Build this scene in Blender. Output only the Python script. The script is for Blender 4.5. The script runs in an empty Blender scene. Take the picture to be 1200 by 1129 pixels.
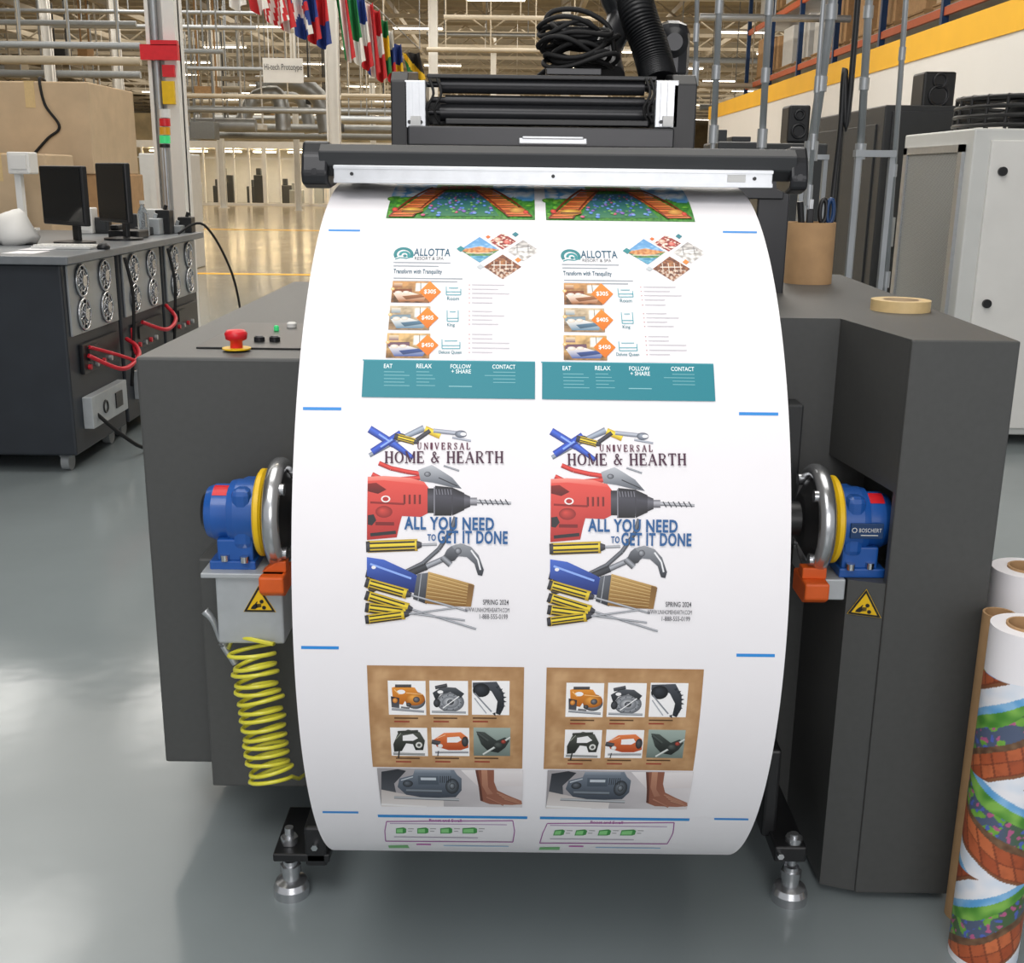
import bpy, bmesh, math, random
from mathutils import Vector, Matrix, noise, geometry
random.seed(7)
SC=bpy.context.scene; COL=SC.collection
try: SC.view_settings.view_transform='Standard'
except Exception: pass
H=1.45; FL=1331.0; P=math.radians(15.1); RO=math.radians(.7)
Fv=Vector((0,math.cos(P),-math.sin(P))); Uv=Vector((0,math.sin(P),math.cos(P))); Rv=Vector((1,0,0))
R2=Rv*math.cos(RO)+Uv*math.sin(RO); U2=Uv*math.cos(RO)-Rv*math.sin(RO); CAM=Vector((0,0,H))
def ray(px,py): return Fv+R2*((px-600)/FL)-U2*((py-564.5)/FL)
def pY(px,py,Y): d=ray(px,py); return CAM+d*(Y/d.y)
def pZ(px,py,Z): d=ray(px,py); return CAM+d*((Z-H)/d.z)
# ---------- materials
def lin(h):
    if isinstance(h,str):
        h=h.lstrip('#'); c=[int(h[i:i+2],16)/255 for i in (0,2,4)]
    else: c=h
    return tuple((x/12.92 if x<=.04045 else ((max(0,x)+.055)/1.055)**2.4) for x in c[:3])+(1,)
def mat(name,col,rough=.5,metal=0,var=.06,scale=25,bump=0,emit=0,trans=0,coat=0):
    m=bpy.data.materials.new(name); m.use_nodes=True; nt=m.node_tree; b=nt.nodes['Principled BSDF']
    c=lin(col)
    tc=nt.nodes.new('ShaderNodeTexCoord'); n=nt.nodes.new('ShaderNodeTexNoise'); n.inputs['Scale'].default_value=scale; n.inputs['Detail'].default_value=4
    nt.links.new(tc.outputs['Object'],n.inputs['Vector'])
    r=nt.nodes.new('ShaderNodeValToRGB'); r.color_ramp.elements[0].position=.3; r.color_ramp.elements[1].position=.7
    r.color_ramp.elements[0].color=tuple(x*(1-var) for x in c[:3])+(1,); r.color_ramp.elements[1].color=tuple(min(1,x*(1+var)) for x in c[:3])+(1,)
    nt.links.new(n.outputs['Fac'],r.inputs['Fac']); nt.links.new(r.outputs['Color'],b.inputs['Base Color'])
    b.inputs['Roughness'].default_value=rough; b.inputs['Metallic'].default_value=metal
    if coat: b.inputs['Coat Weight'].default_value=coat
    if trans: b.inputs['Transmission Weight'].default_value=trans
    if emit:
        b.inputs['Emission Color'].default_value=c; b.inputs['Emission Strength'].default_value=emit
    if bump:
        bp=nt.nodes.new('ShaderNodeBump'); bp.inputs['Strength'].default_value=bump; bp.inputs['Distance'].default_value=.002
        n2=nt.nodes.new('ShaderNodeTexNoise'); n2.inputs['Scale'].default_value=scale*12
        nt.links.new(tc.outputs['Object'],n2.inputs['Vector']); nt.links.new(n2.outputs['Fac'],bp.inputs['Height']); nt.links.new(bp.outputs['Normal'],b.inputs['Normal'])
    return m
def vmat(name,rough=.55):
    m=bpy.data.materials.new(name); m.use_nodes=True; nt=m.node_tree; b=nt.nodes['Principled BSDF']
    a=nt.nodes.new('ShaderNodeAttribute'); a.attribute_name='Col'; nt.links.new(a.outputs['Color'],b.inputs['Base Color']); b.inputs['Roughness'].default_value=rough
    return m
M=dict(
 housing=mat('housing_paint','#4a4b4a',.48,0,.04,70,.08), housing2=mat('housing_dark','#303233',.5,0,.05,60,.1),
 black=mat('black_plastic','#17181a',.4), satin=mat('black_satin','#26272a',.3,.2), rubber=mat('rubber','#0e0e0f',.7), gloss=mat('black_gloss','#0a0b0c',.35),
 blue=mat('blue_paint','#1b55a4',.35,0,.08,12,.05,coat=.3), blued=mat('dark_blue','#173a66',.4),
 yellow=mat('yellow_plastic','#ecc010',.4), chrome=mat('chrome','#d2d4d6',.12,1,.03), chromes=mat('brushed_chrome','#c8cacd',.25,.9,.03), alu=mat('aluminium','#bdc0c3',.35,.8,.05,40),
 plate=mat('zinc_plate','#b3b8bb',.45,.3,.05,30), orange=mat('orange_bracket','#dd5f1e',.45), red=mat('red_plastic','#d81f2a',.35),
 hose=mat('hose_yellow','#e3dd45',.3,0,.05,30,coat=.3), card=mat('cardboard','#b9946a',.8,0,.1,18), card2=mat('pale_cardboard','#cbb291',.8,0,.08,6),
 paper=mat('white_paper','#f3f1f4',.55,0,.012,6), paperside=mat('roll_side','#d8d4d2',.7,0,.05,90), grey=mat('grey_paint','#8e9294',.45,0,.05,20),
 lgrey=mat('light_grey','#c9cac8',.45,0,.04,10), white=mat('white_paint','#e6e5e1',.5,0,.03,5), cabinet=mat('cabinet_white','#d3d4d1',.45,0,.03,5),
 dark=mat('cabinet_dark','#2f3133',.45,0,.08,10), rackblk=mat('rack_black','#252a31',.45,0,.1,8), screen=mat('screen_glass','#101316',.12),
 cream=mat('cream_label','#e9e2c8',.5), green=mat('green_lamp','#35b56a',.3,emit=.6), steel=mat('galvanised','#a9adb0',.4,.6,.12,3),
 wallw=mat('wall_white','#e6e4e0',.7,0,.03,.6), stripe=mat('stripe_yellow','#f2b823',.6,0,.04,2), ceil=mat('ceiling_deck','#8d8676',.85,0,.3,.35),
 truss=mat('truss_cream','#b5ab98',.6,0,.1,2), lamp=mat('lamp_glow','#fff3dc',.5,emit=9), beige=mat('beige_wall','#c8b896',.7,0,.25,1.2),
 rackor=mat('rack_orange','#c65a24',.5), skin=mat('wood_pallet','#a5835a',.8,0,.15,10), tape=mat('tape_tan','#d9bd88',.5,0,.05,60),
 bottle=mat('clear_plastic','#dfe6ea',.1,trans=.8), redc=mat('red_cable','#c62432',.4), 
 amber=mat('amber_lamp','#e0a020',.3), roomglow=mat('room_fill_glow','#ffe9bd',.5,emit=14), vprint=vmat('printed_ink',.5), vflag=vmat('flag_cloth',.8))
m=mat('fine_mesh','#8f9292',.5,.3); nt=m.node_tree; tc=nt.nodes.new('ShaderNodeTexCoord'); ck=nt.nodes.new('ShaderNodeTexChecker'); ck.inputs['Scale'].default_value=110; ck.inputs['Color1'].default_value=lin('#b4b6b5'); ck.inputs['Color2'].default_value=lin('#7d807f')
nt.links.new(tc.outputs['Object'],ck.inputs['Vector']); nt.links.new(ck.outputs['Color'],nt.nodes['Principled BSDF'].inputs['Base Color']); M['mesh']=m
# ---------- mesh builder
class MB:
    def __init__(s,T=None,color=False):
        s.bm=bmesh.new(); s.T=T or Matrix(); s.mi=0; s.L=s.bm.loops.layers.float_color.new('Col') if color else None; s.c=(1,1,1,1)
    def v(s,p): return s.bm.verts.new(s.T@Vector(p))
    def f(s,vs,sm=False,cs=None):
        try: fa=s.bm.faces.new(vs)
        except ValueError: return None
        fa.smooth=sm; fa.material_index=s.mi
        if s.L:
            for i,l in enumerate(fa.loops): l[s.L]=cs[i] if cs else s.c
        return fa
    def _bev(s,fs,b,seg=2):
        es=list({e for fa in fs if fa for e in fa.edges})
        bmesh.ops.bevel(s.bm,geom=es,offset=b,segments=seg,affect='EDGES',profile=.5,clamp_overlap=True)
    def prism(s,pts,vec,bev=0):
        vec=Vector(vec); a=[s.v(p) for p in pts]; b=[s.v(Vector(p)+vec) for p in pts]; n=len(pts)
        fs=[s.f(a[::-1]),s.f(b)]+[s.f([a[i],a[(i+1)%n],b[(i+1)%n],b[i]]) for i in range(n)]
        if bev: s._bev(fs,bev)
        return s
    def box(s,x0,x1,y0,y1,z0,z1,bev=0): return s.prism([(x0,y0,z0),(x1,y0,z0),(x1,y1,z0),(x0,y1,z0)],(0,0,z1-z0),bev)
    def pbox(s,px0,py0,px1,py1,Y0,Y1,bev=0,z0=None):
        cy=(py0+py1)/2; cx=(px0+px1)/2
        return s.box(pY(px0,cy,Y0).x,pY(px1,cy,Y0).x,Y0,Y1,pY(cx,py1,Y0).z if z0 is None else z0,pY(cx,py0,Y0).z,bev)
    def loft(s,rings,cyclic=False,caps=True,sm=True):
        n=len(rings[0]); m=len(rings)
        for i in range(m if cyclic else m-1):
            a=rings[i]; b=rings[(i+1)%m]
            for j in range(n): s.f([a[j],a[(j+1)%n],b[(j+1)%n],b[j]],sm)
        if caps and not cyclic: s.f(rings[0][::-1]); s.f(rings[-1])
    def ring(s,o,q,r,h,seg):
        return [s.v(o+q@Vector((r*math.cos(2*math.pi*k/seg),r*math.sin(2*math.pi*k/seg),h))) for k in range(seg)]
    def lathe(s,prof,o,axis,seg=28,soft=False):
        o=Vector(o); q=Vector(axis).normalized().to_track_quat('Z','Y')
        if soft: s.loft([s.ring(o,q,max(r,1e-4),h,seg) for r,h in prof],caps=False)
        else:
            for (r0,h0),(r1,h1) in zip(prof,prof[1:]):
                s.loft([s.ring(o,q,max(r0,1e-4),h0,seg),s.ring(o,q,max(r1,1e-4),h1,seg)],caps=False,sm=abs(h1-h0)>1e-6)
        return s
    def cyl(s,p0,p1,r,r2=None,seg=20):
        p0=Vector(p0); p1=Vector(p1); L=(p1-p0).length; r2=r if r2 is None else r2
        return s.lathe([(0,0),(r,0),(r2,L),(0,L)],p0,p1-p0,seg)
    def tube(s,pts,r,seg=8,cyclic=False):
        pts=[Vector(p) for p in pts]; n=len(pts); up=None; rings=[]
        for i,p in enumerate(pts):
            if cyclic: t=pts[(i+1)%n]-pts[i-1]
            else: t=pts[min(i+1,n-1)]-pts[max(i-1,0)]
            t.normalize()
            if up is None: up=t.orthogonal().normalized()
            up=(up-t*up.dot(t)); up=up.normalized() if up.length>1e-6 else t.orthogonal().normalized()
            w=t.cross(up); rr=r(i) if callable(r) else r
            rings.append([s.v(p+up*(rr*math.cos(2*math.pi*k/seg))+w*(rr*math.sin(2*math.pi*k/seg))) for k in range(seg)])
        s.loft(rings,cyclic=cyclic); return s
    def torus(s,c,axis,R,r,n=36,seg=10):
        q=Vector(axis).normalized().to_track_quat('Z','Y'); c=Vector(c)
        return s.tube([c+q@Vector((R*math.cos(2*math.pi*k/n),R*math.sin(2*math.pi*k/n),0)) for k in range(n)],r,seg,True)
    def build(s,name,mats,parent=None):
        me=bpy.data.meshes.new(name)
        if parent is None:
            xs=[v.co for v in s.bm.verts]; mn=[min(c[i] for c in xs) for i in range(3)]; mx=[max(c[i] for c in xs) for i in range(3)]
            L=Vector(((mn[0]+mx[0])/2,(mn[1]+mx[1])/2,mn[2]))
        else:
            r=parent
            while r.parent: r=r.parent
            L=Vector(r['_l'])
        bmesh.ops.translate(s.bm,verts=s.bm.verts,vec=-L)
        s.bm.to_mesh(me); s.bm.free()
        for m in (mats if isinstance(mats,(list,tuple)) else [mats]): me.materials.append(m)
        o=bpy.data.objects.new(name,me); COL.objects.link(o)
        if parent is None: o.location=L; o['_l']=tuple(L)
        else: o.parent=parent
        return o
def curve(pts,n=8):
    pts=[Vector(p) for p in pts]; out=[]
    for i in range(len(pts)-1):
        a=pts[max(i-1,0)]; b=pts[i]; c=pts[i+1]; d=pts[min(i+2,len(pts)-1)]
        for k in range(n):
            t=k/n; out.append(.5*((2*b)+(c-a)*t+(2*a-5*b+4*c-d)*t*t+(3*b-a-3*c+d)*t**3))
    out.append(pts[-1]); return out
def thing(name,label,cat,loc=(0,0,0),group=None):
    o=bpy.data.objects.new(name,None); COL.objects.link(o); o.location=loc; o['_l']=tuple(loc); o.empty_display_size=.1
    return tag(o,label,cat,group)
def tag(o,label,cat,group=None):
    o['label']=label; o['category']=cat
    if group: o['group']=group
    return o
def struct(o): o['kind']='structure'; return o
def dup(root,loc,label=None):
    r=root.copy(); COL.objects.link(r); r.location=loc
    if label: r['label']=label
    for ch in list(root.children):
        c=ch.copy(); COL.objects.link(c); c.parent=r
        for g in list(ch.children):
            d=g.copy(); COL.objects.link(d); d.parent=c
    return r
# text
TC={}
def textmesh(body,bold=0,sp=1):
    k=(body,bold,sp)
    if k in TC: return TC[k]
    cu=bpy.data.curves.new('t','FONT'); cu.body=body; cu.size=1; cu.offset=bold; cu.resolution_u=3; cu.space_character=sp
    o=bpy.data.objects.new('t',cu); COL.objects.link(o)
    dg=bpy.context.evaluated_depsgraph_get(); e=o.evaluated_get(dg); me=e.to_mesh()
    vs=[(v.co.x,v.co.y) for v in me.vertices]; fs=[tuple(p.vertices) for p in me.polygons]
    e.to_mesh_clear(); bpy.data.objects.remove(o); bpy.data.curves.remove(cu)
    x0=min(v[0] for v in vs); x1=max(v[0] for v in vs); y0=min(v[1] for v in vs); y1=max(v[1] for v in vs)
    vs=[((a-x0)/(x1-x0),(b-y0)/(y1-y0)) for a,b in vs]
    TC[k]=(vs,fs); return TC[k]
def textpart(body,o,xd,yd,name,m,parent,bold=.01,sp=1):
    o=Vector(o); xd=Vector(xd); yd=Vector(yd); vs,fs=textmesh(body,bold,sp); b=MB(); V=[b.v(o+xd*a+yd*c) for a,c in vs]
    for f in fs: b.f([V[i] for i in f])
    return b.build(name,m,parent)

# =============== ROLL ARTWORK =================
YC,ZC,RR=2.154,.80,.635; XL,XR=.0425-.355,.0425+.355
def A(px,py):
    d=ray(px,py); oy=-YC; oz=H-ZC
    a=d.y**2+d.z**2; b=2*(oy*d.y+oz*d.z); c=oy*oy+oz*oz-RR*RR; D=b*b-4*a*c
    t=(-b-math.sqrt(max(D,0)))/(2*a); y=t*d.y; z=H+t*d.z
    return (t*d.x,RR*math.atan2(z-ZC,YC-y))
ITEMS=[]; LAY=[0]
def hx(h): h=h.lstrip('#'); return tuple(int(h[i:i+2],16)/255 for i in (0,2,4))
def tc_(c): return hx(c) if isinstance(c,str) else c
def mix(a,b,t): a=tc_(a); b=tc_(b); t=max(0,min(1,t)); return tuple(a[i]*(1-t)+b[i]*t for i in range(3))
def poly(pts,col,col2=None,ang=90,mapped=False):
    q=[p if mapped else A(*p) for p in pts]
    tr=geometry.tessellate_polygon([[Vector((a,b,0)) for a,b in q]])
    LAY[0]+=1
    if col2:
        c,s=math.cos(math.radians(ang)),math.sin(math.radians(ang)); pr=[p[0]*c+p[1]*s for p in pts]; lo,hi=min(pr),max(pr)
        cs=[lin(mix(col,col2,(p-lo)/((hi-lo) or 1))) for p in pr]
    else: cs=[lin(col)]*len(q)
    ITEMS.append((q,[tuple(t) for t in tr],cs,LAY[0]))
def rect(x0,y0,x1,y1,col,col2=None,ang=90):
    a=A(x0,(y0+y1)/2)[0]; b=A(x1,(y0+y1)/2)[0]; xm=(x0+x1)/2; s0=A(xm,y1)[1]; s1=A(xm,y0)[1]
    if col2: cs=[lin(col2)]*2+[lin(col)]*2 if ang==90 else [lin(col),lin(col2),lin(col2),lin(col)]
    else: cs=[lin(col)]*4
    LAY[0]+=1; ITEMS.append(([(a,s0),(b,s0),(b,s1),(a,s1)],[(0,1,2,3)],cs,LAY[0]))
def line(x0,y0,x1,y1,w,col,w2=None):
    dx,dy=x1-x0,y1-y0; L=math.hypot(dx,dy) or 1; nx,ny=-dy/L/2,dx/L/2; w2=w if w2 is None else w2
    poly([(x0+nx*w,y0+ny*w),(x1+nx*w2,y1+ny*w2),(x1-nx*w2,y1-ny*w2),(x0-nx*w,y0-ny*w)],col)
def rod(x0,y0,x1,y1,w,dk,lt,w2=None,hi=.35):
    dx,dy=x1-x0,y1-y0; L=math.hypot(dx,dy) or 1; nx,ny=-dy/L/2,dx/L/2; w2=w if w2 is None else w2
    if ny>0 or (ny==0 and nx>0): nx,ny=-nx,-ny
    h=1-2*hi
    pts=[(x0+nx*w,y0+ny*w),(x1+nx*w2,y1+ny*w2),(x1+nx*w2*h,y1+ny*w2*h),(x0+nx*w*h,y0+ny*w*h),(x1-nx*w2,y1-ny*w2),(x0-nx*w,y0-ny*w)]
    LAY[0]+=1; md=mix(dk,lt,.35); q=[A(*p) for p in pts]
    ITEMS.append((q,[(0,1,2,3),(3,2,4,5)],[lin(md),lin(md),lin(lt),lin(lt),lin(dk),lin(dk)],LAY[0]))
def rods(pts,w,dk,lt):
    for a,b in zip(pts,pts[1:]): rod(*a,*b,w,dk,lt)
def pl(pts,w,col):
    for a,b in zip(pts,pts[1:]): line(*a,*b,w,col)
def ell(cx,cy,rx,ry,col,n=18,rot=0): 
    c,s=math.cos(rot),math.sin(rot); poly([(cx+rx*math.cos(t)*c-ry*math.sin(t)*s,cy+rx*math.cos(t)*s+ry*math.sin(t)*c) for t in [2*math.pi*k/n for k in range(n)]],col)
def ball(cx,cy,rx,ry,dk,lt,n=18,rot=0,ox=-.25,oy=-.3):
    c,s=math.cos(rot),math.sin(rot); pts=[(cx+rx*math.cos(t)*c-ry*math.sin(t)*s,cy+rx*math.cos(t)*s+ry*math.sin(t)*c) for t in [2*math.pi*k/n for k in range(n)]]
    q=[A(*p) for p in pts]+[A(cx+rx*ox,cy+ry*oy)]; LAY[0]+=1
    ITEMS.append((q,[(k,(k+1)%n,n) for k in range(n)],[lin(dk)]*n+[lin(lt)],LAY[0]))
def text(body,x0,y0,x1,y1,col,bold=.012,sp=1):
    vs,fs=textmesh(body,bold,sp); a=A(x0,(y0+y1)/2)[0]; b=A(x1,(y0+y1)/2)[0]; xm=(x0+x1)/2; s0=A(xm,y1)[1]; s1=A(xm,y0)[1]
    LAY[0]+=1; ITEMS.append(([(a+(b-a)*u,s0+(s1-s0)*v) for u,v in vs],fs,[lin(col)]*len(vs),LAY[0]))
def raster(x0,y0,x1,y1,nx,ny,fn):
    a=A(x0,y1)[0]; b=A(x1,y1)[0]; xm=(x0+x1)/2; s0=A(xm,y1)[1]; s1=A(xm,y0)[1]; LAY[0]+=1
    V=[]; C=[]; F=[]
    for i in range(nx+1):
        for j in range(ny+1): V.append((a+(b-a)*i/nx,s0+(s1-s0)*j/ny)); C.append(lin(fn(i/nx,j/ny)))
    for i in range(nx):
        for j in range(ny):
            k=i*(ny+1)+j; F.append((k,k+ny+1,k+ny+2,k+1))
    ITEMS.append((V,F,C,LAY[0]))
def rasterdia(cx,cy,rx,ry,n,fn):
    V=[];C=[];F=[]; LAY[0]+=1
    for i in range(n+1):
        for j in range(n+1):
            u,v=i/n,j/n; x=cx+(u+v-1)*rx; y=cy+(v-u)*ry; V.append(A(x,y)); C.append(lin(fn((x-cx)/rx,(y-cy)/ry)))
    for i in range(n):
        for j in range(n):
            k=i*(n+1)+j; F.append((k,k+1,k+n+2,k+n+1))
    ITEMS.append((V,F,C,LAY[0]))
def nz(x,y,s=0): return noise.noise(Vector((x,y,s)))
# ---- top garden picture
def gbase(u,v):
    n=nz(u*16,v*6); n2=nz(u*60,v*20,3)
    if v>.55+.2*abs(u-.5)*-1+.12*n and abs(u-.5)>.2: return mix('5aa6e0','e8f2fa',.5+n*1.6)
    return mix('4f9a34','2a6a2a',.4+n2*1.4)
raster(452,217,627,257,120,36,gbase)
rr_=random.Random(3)
for k in range(60):
    x=rr_.uniform(455,624); y=rr_.uniform(232,255); ball(x,y,rr_.uniform(2,6),rr_.uniform(1,2.5),mix('2e6a2a','3f8a2a',rr_.random()),mix('6fc03a','98d44a',rr_.random()),10)
for k in range(12):
    x=rr_.choice((rr_.uniform(466,490),rr_.uniform(592,612))); ball(x,rr_.uniform(221,230),6,1.6,'c8dcf0','ffffff',10)
poly([(494,254),(585,254),(562,226),(517,226)],'#2f6088','#3a7d50')
for k in range(110):
    t=rr_.random(); y=227+26*t; hw=22+22*t; x=539.5+rr_.uniform(-hw,hw); c=rr_.choice(['3c5fc0','4a7fd8','7a4fb0','c03c6a','2f7a3a','4f9a3a','2f7a3a','5f90d0','6a7fc8','27508a'])
    ball(x,y,1.2+1.6*t,.6+.8*t,c,mix(c,'ffffff',.35),8)
for sd in (-1,1):
    N=13
    for k in range(N):
        t=k/N; t2=(k+.8)/N; y0=255-34*t; y1=255-34*t2; xo=70-48*t; xo2=70-48*t2; w=28-8*t
        c='df7238' if k%2 else 'b04c24'
        poly([(539.5+sd*(xo+w/2),y0),(539.5+sd*(xo-w/2),y0),(539.5+sd*(xo2-w/2),y1),(539.5+sd*(xo2+w/2),y1)],c,mix(c,'f0a868',.5),0)
    line(539.5+sd*84,255,539.5+sd*32,221,1.6,'#7a2f16'); line(539.5+sd*56,255,539.5+sd*13,222,1.6,'#7a2f16')
for k in range(5): rect(517+k*9.4,219.5,525.5+k*9.4,223.5,'#df7238','#a8431f')
ball(483,248,13,3.6,'a8701c','f0c050'); rect(471,248,495,250,'#7a4a1c'); ball(606,248,9,3.4,'#b0702a','#eeb45a'); ball(463,247,3.4,2.4,'#b01f1a','#f0604a'); ball(616,250,3,2,'#b01f1a','#f0604a')
# ---- brochure
LAY[0]=0
rect(545,332,606,422,'#f1eef1'); rect(427,320,452,424,'#f4f1f5')
text('ALLOTTA',485,291.5,528,300.5,'#1f5a74',.02,1.05); text('RESORT & SPA',486,301.3,520,305,'#4d5a60',.005)
def arc(cx,cy,r0x,r0y,r1x,r1y,a0,a1,col,n=18):
    A1=[(cx+r1x*math.cos(math.radians(a0+(a1-a0)*k/n)),cy-r1y*math.sin(math.radians(a0+(a1-a0)*k/n))) for k in range(n+1)]
    A0=[(cx+r0x*math.cos(math.radians(a0+(a1-a0)*k/n)),cy-r0y*math.sin(math.radians(a0+(a1-a0)*k/n))) for k in range(n+1)]
    poly(A1+A0[::-1],col)
arc(473,298.5,7.8,5.6,11.8,8.6,-28,208,'#1f8288'); arc(474,299,3.4,2.4,6.6,4.6,-40,190,'#2a9498'); ell(474.5,300,2.2,1.6,'#1f8288'); pl([(463,304),(469,302),(476,303),(484,301)],1.1,'#2a9498')
for yy,x1 in ((307.5,528),(311.5,514),(326,542),(329.5,536)): rect(461,yy,x1,yy+1.2,'#98a2aa')
text('Transform with Tranquility',461,315.6,518,322.6,'#14566c',.025,1.08)
def dia(cx,cy,r,col,ry=None,col2=None):
    ry=ry or r*.72; poly([(cx-r,cy),(cx,cy-ry),(cx+r,cy),(cx,cy+ry)],col,col2)
def hotel(u,v):
    n=nz(u*6,v*6,3)
    if v<-.25+.25*abs(u): return mix('5f9fd4','b8d8ee',.5+v+n)
    if v<.35-.3*abs(u+.1): return mix('b8683a','e8b070',.4+n+.5*((int((u+2)*9)%2)*.6))
    if v<.5: return mix('2f6a5a','6a9a4a',.5+n*1.5)
    return mix('3a88b0','8cc8dc',.5+n*1.4)
def spa(u,v):
    n=nz(u*5,v*5,7); 
    return mix('7a1f1c','d8584a',.5+n*1.3) if n<.12 else mix('e8c8b0','fff0e0',.5+n)
def bedr(u,v):
    n=nz(u*4,v*4,11)
    if v<-.1: return mix('8a8684','d8d4d0',.5+n*1.2)
    return mix('f6f4f0','a8a4a0',.3+n*1.4+.3*v)
def dine(u,v):
    n=nz(u*7,v*7,15); base=mix('5a3020','a86a44',.5+n*1.2)
    if v>.1 and nz(u*9,v*5,2)>.05: return mix(base,'f0e4d4',.8)
    return mix(base,'e8a860',max(0,.6-2.2*math.hypot(u,v+.4)))
rasterdia(562,293,23,15,26,hotel); rasterdia(589,283,16,9.5,20,spa); rasterdia(613,294,19,12.5,22,bedr); rasterdia(589,313,22,14.5,26,dine)
rod(604,292.5,621,291,1.8,'#bdbab6','#ffffff'); line(606,287,606,297,.8,'#6f6f6f'); line(619,287,619,296,.8,'#6f6f6f'); line(576,311,602,311,1,'#f4ece0'); 
for k in range(4): line(579+k*7,306,579+k*7,318-abs(k-1.5)*2,.8,'#efe4d4')
line(546,297,578,297,.8,'#f0e4d0'); ball(583,281,4,2.4,'#d09a80','#f6e0d0'); ball(594,284,4,2.4,'#c04038','#f8a090')
dia(540,292,5,'#1e8a90',3.6); dia(604,275,4,'#2a7f8c',3); dia(572,278,3,'#e0702a',2); dia(607,305,4,'#e58b3a',3); dia(563,313,4.5,'#c3cace',3)
def room(xa,ya,xb,yb,wall,floor_,head,bed,k):
    w=xb-xa; h=yb-ya; X=lambda u:xa+w*u; Yv=lambda v:ya+h*v
    def fn(u,v):
        v=1-v; n=nz(u*5+k,v*5,k)*.5+nz(u*14,v*12,k)*.3
        if v>.72: return mix(floor_,'000000',.15+n)
        if u>.62 and v<.5 and u<.95 and v>.06: return mix('fdf6e6','bcd0dc',.4+n)
        return mix(wall,mix(wall,'2a1a10',.6),v*.7+n)
    raster(xa,ya,xb,yb,30,18,fn); line(X(.78),Yv(.06),X(.78),Yv(.5),.8,'#8a6a50')
    rect(X(.08),Yv(.08),X(.3),Yv(.28),mix(wall,'ffffff',.4),head); rod(X(.05),Yv(.48),X(.55),Yv(.46),h*.22,mix(head,'000000',.3),head)
    poly([(X(.06),Yv(.55)),(X(.5),Yv(.5)),(X(.92),Yv(.72)),(X(.85),Yv(.93)),(X(.2),Yv(.93))],'#fdf4e8',bed); ball(X(.2),Yv(.53),w*.1,h*.08,'#d8c8b8','#fffaf0'); ball(X(.4),Yv(.52),w*.09,h*.07,'#d8c8b8','#fffaf0')
    poly([(X(.3),Yv(.7)),(X(.75),Yv(.62)),(X(.9),Yv(.74)),(X(.4),Yv(.86))],bed,mix(bed,'000000',.35)); ball(X(.05),Yv(.36),2.4,1.8,'#e8a850','#fff4c8')
room(458,330,503,355,'#d09a60','#94643c','#8a4a28','#a8683c',1); room(455,359,503,387,'#d4c0a0','#a88a68','#8aa0ac','#5f86a0',5); room(452,391,503,420,'#e2bc80','#b08452','#7a5a6a','#3f5a9c',9)
for cx,cy,t in ((504,342.5,'$305'),(501,373,'$405'),(501,405,'$450')):
    dia(cx,cy,13,'#f0902e',12.5,'#dd7420'); text(t,cx-7,cy-2.8,cx+7,cy+2.8,'#ffffff',.015)
for (x0,y0,x1,y1) in ((523,336,540,346),(524,364,537,377),(518,398,539,409)):
    for a in ((x0,y1,x1,y1),(x0,y1-3.5,x1,y1-3.5),(x0,y0,x0,y1),(x1,y0 if x1-x0<15 else y0+3,x1,y1),(x0+3,y0+2,x1-3,y0+2)): line(*a,.9,'#4aa4b0')
text('Room',524,348.3,538,352.4,'#2a7a88',.008); text('King',524,379.3,533,384,'#2a7a88',.008); text('Deluxe Queen',514,411.3,541,415.7,'#2a7a88',.008)
for yy in (334,339,344,349,355,365,370,375,380,392,397,402,408,413):
    rect(553,yy,553+random.choice((24,31,38,44)),yy+1,'#c4c2c8'); ell(550,yy+.6,.9,.7,'#c9a0a0',6)
rect(425,424,627,467,'#1f8391'); rect(425,423,627,424.3,'#3b98a4')
text('EAT',450,427,460,432,'#f2fbfb',.01); text('RELAX',488,427,506,432,'#f2fbfb',.01); text('FOLLOW',528,427.5,552,432.5,'#f2fbfb',.01); text('+ SHARE',529,433.5,552,438.3,'#f2fbfb',.01); text('CONTACT',577,428,604,433,'#f2fbfb',.01)
for yy in (436,440,444,448,452):
    rect(450,yy,450+random.choice((24,27,30)),yy+.8,'#7ab8c0'); rect(488,yy,488+random.choice((15,19,22)),yy+.8,'#7ab8c0')
for yy in (436.5,440.5,444.5,448.5): rect(568+random.choice((0,5,10)),yy,604,yy+.8,'#7ab8c0')
rect(526,453,553,454,'#8cc4cb')
# ---- poster
LAY[0]=0
K='#1b1b1f'; ST,SL='#4a4d54','#c9ccd2'
def screw(x0,y0,x1,y1,w,f=.55,sw=2.6):
    hx_,hy=x0+(x1-x0)*f,y0+(y1-y0)*f; dx,dy=x1-x0,y1-y0; L=math.hypot(dx,dy); nx,ny=-dy/L,dx/L
    rod(hx_,hy,x1,y1,sw,ST,SL); rod(x0,y0,hx_,hy,w,'#a88410','#f4da3e'); 
    for o in (-.27,.12,.40): line(x0+nx*w*o+dx*.03,y0+ny*w*o+dy*.03,hx_+nx*w*o-dx*.04,hy+ny*w*o-dy*.04,w*.14,K)
    rod(x0-dx/L*2,y0-dy/L*2,x0+dx/L*2.5,y0+dy/L*2.5,w*.9,'#101012','#4a4a50'); ux,uy=dx/L,dy/L
    rod(hx_-ux*1,hy-uy*1,hx_+ux*5,hy+uy*5,w*.75,'#101012','#50505a',w*.4)
rod(497,502,470,514,8,'#4a5568','#b4c0d0',5); rod(472,513,433,534,5,'#454d5c','#aab4c4'); rod(433,503,462,521,9,'#142a78','#4a70e0'); rod(462,521,484,537,8,'#142a78','#4a70e0',5); rod(436,530,470,508,8,'#142a78','#3f64d8'); ball(470,513,6,5,'#22262e','#7c828e')
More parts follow.
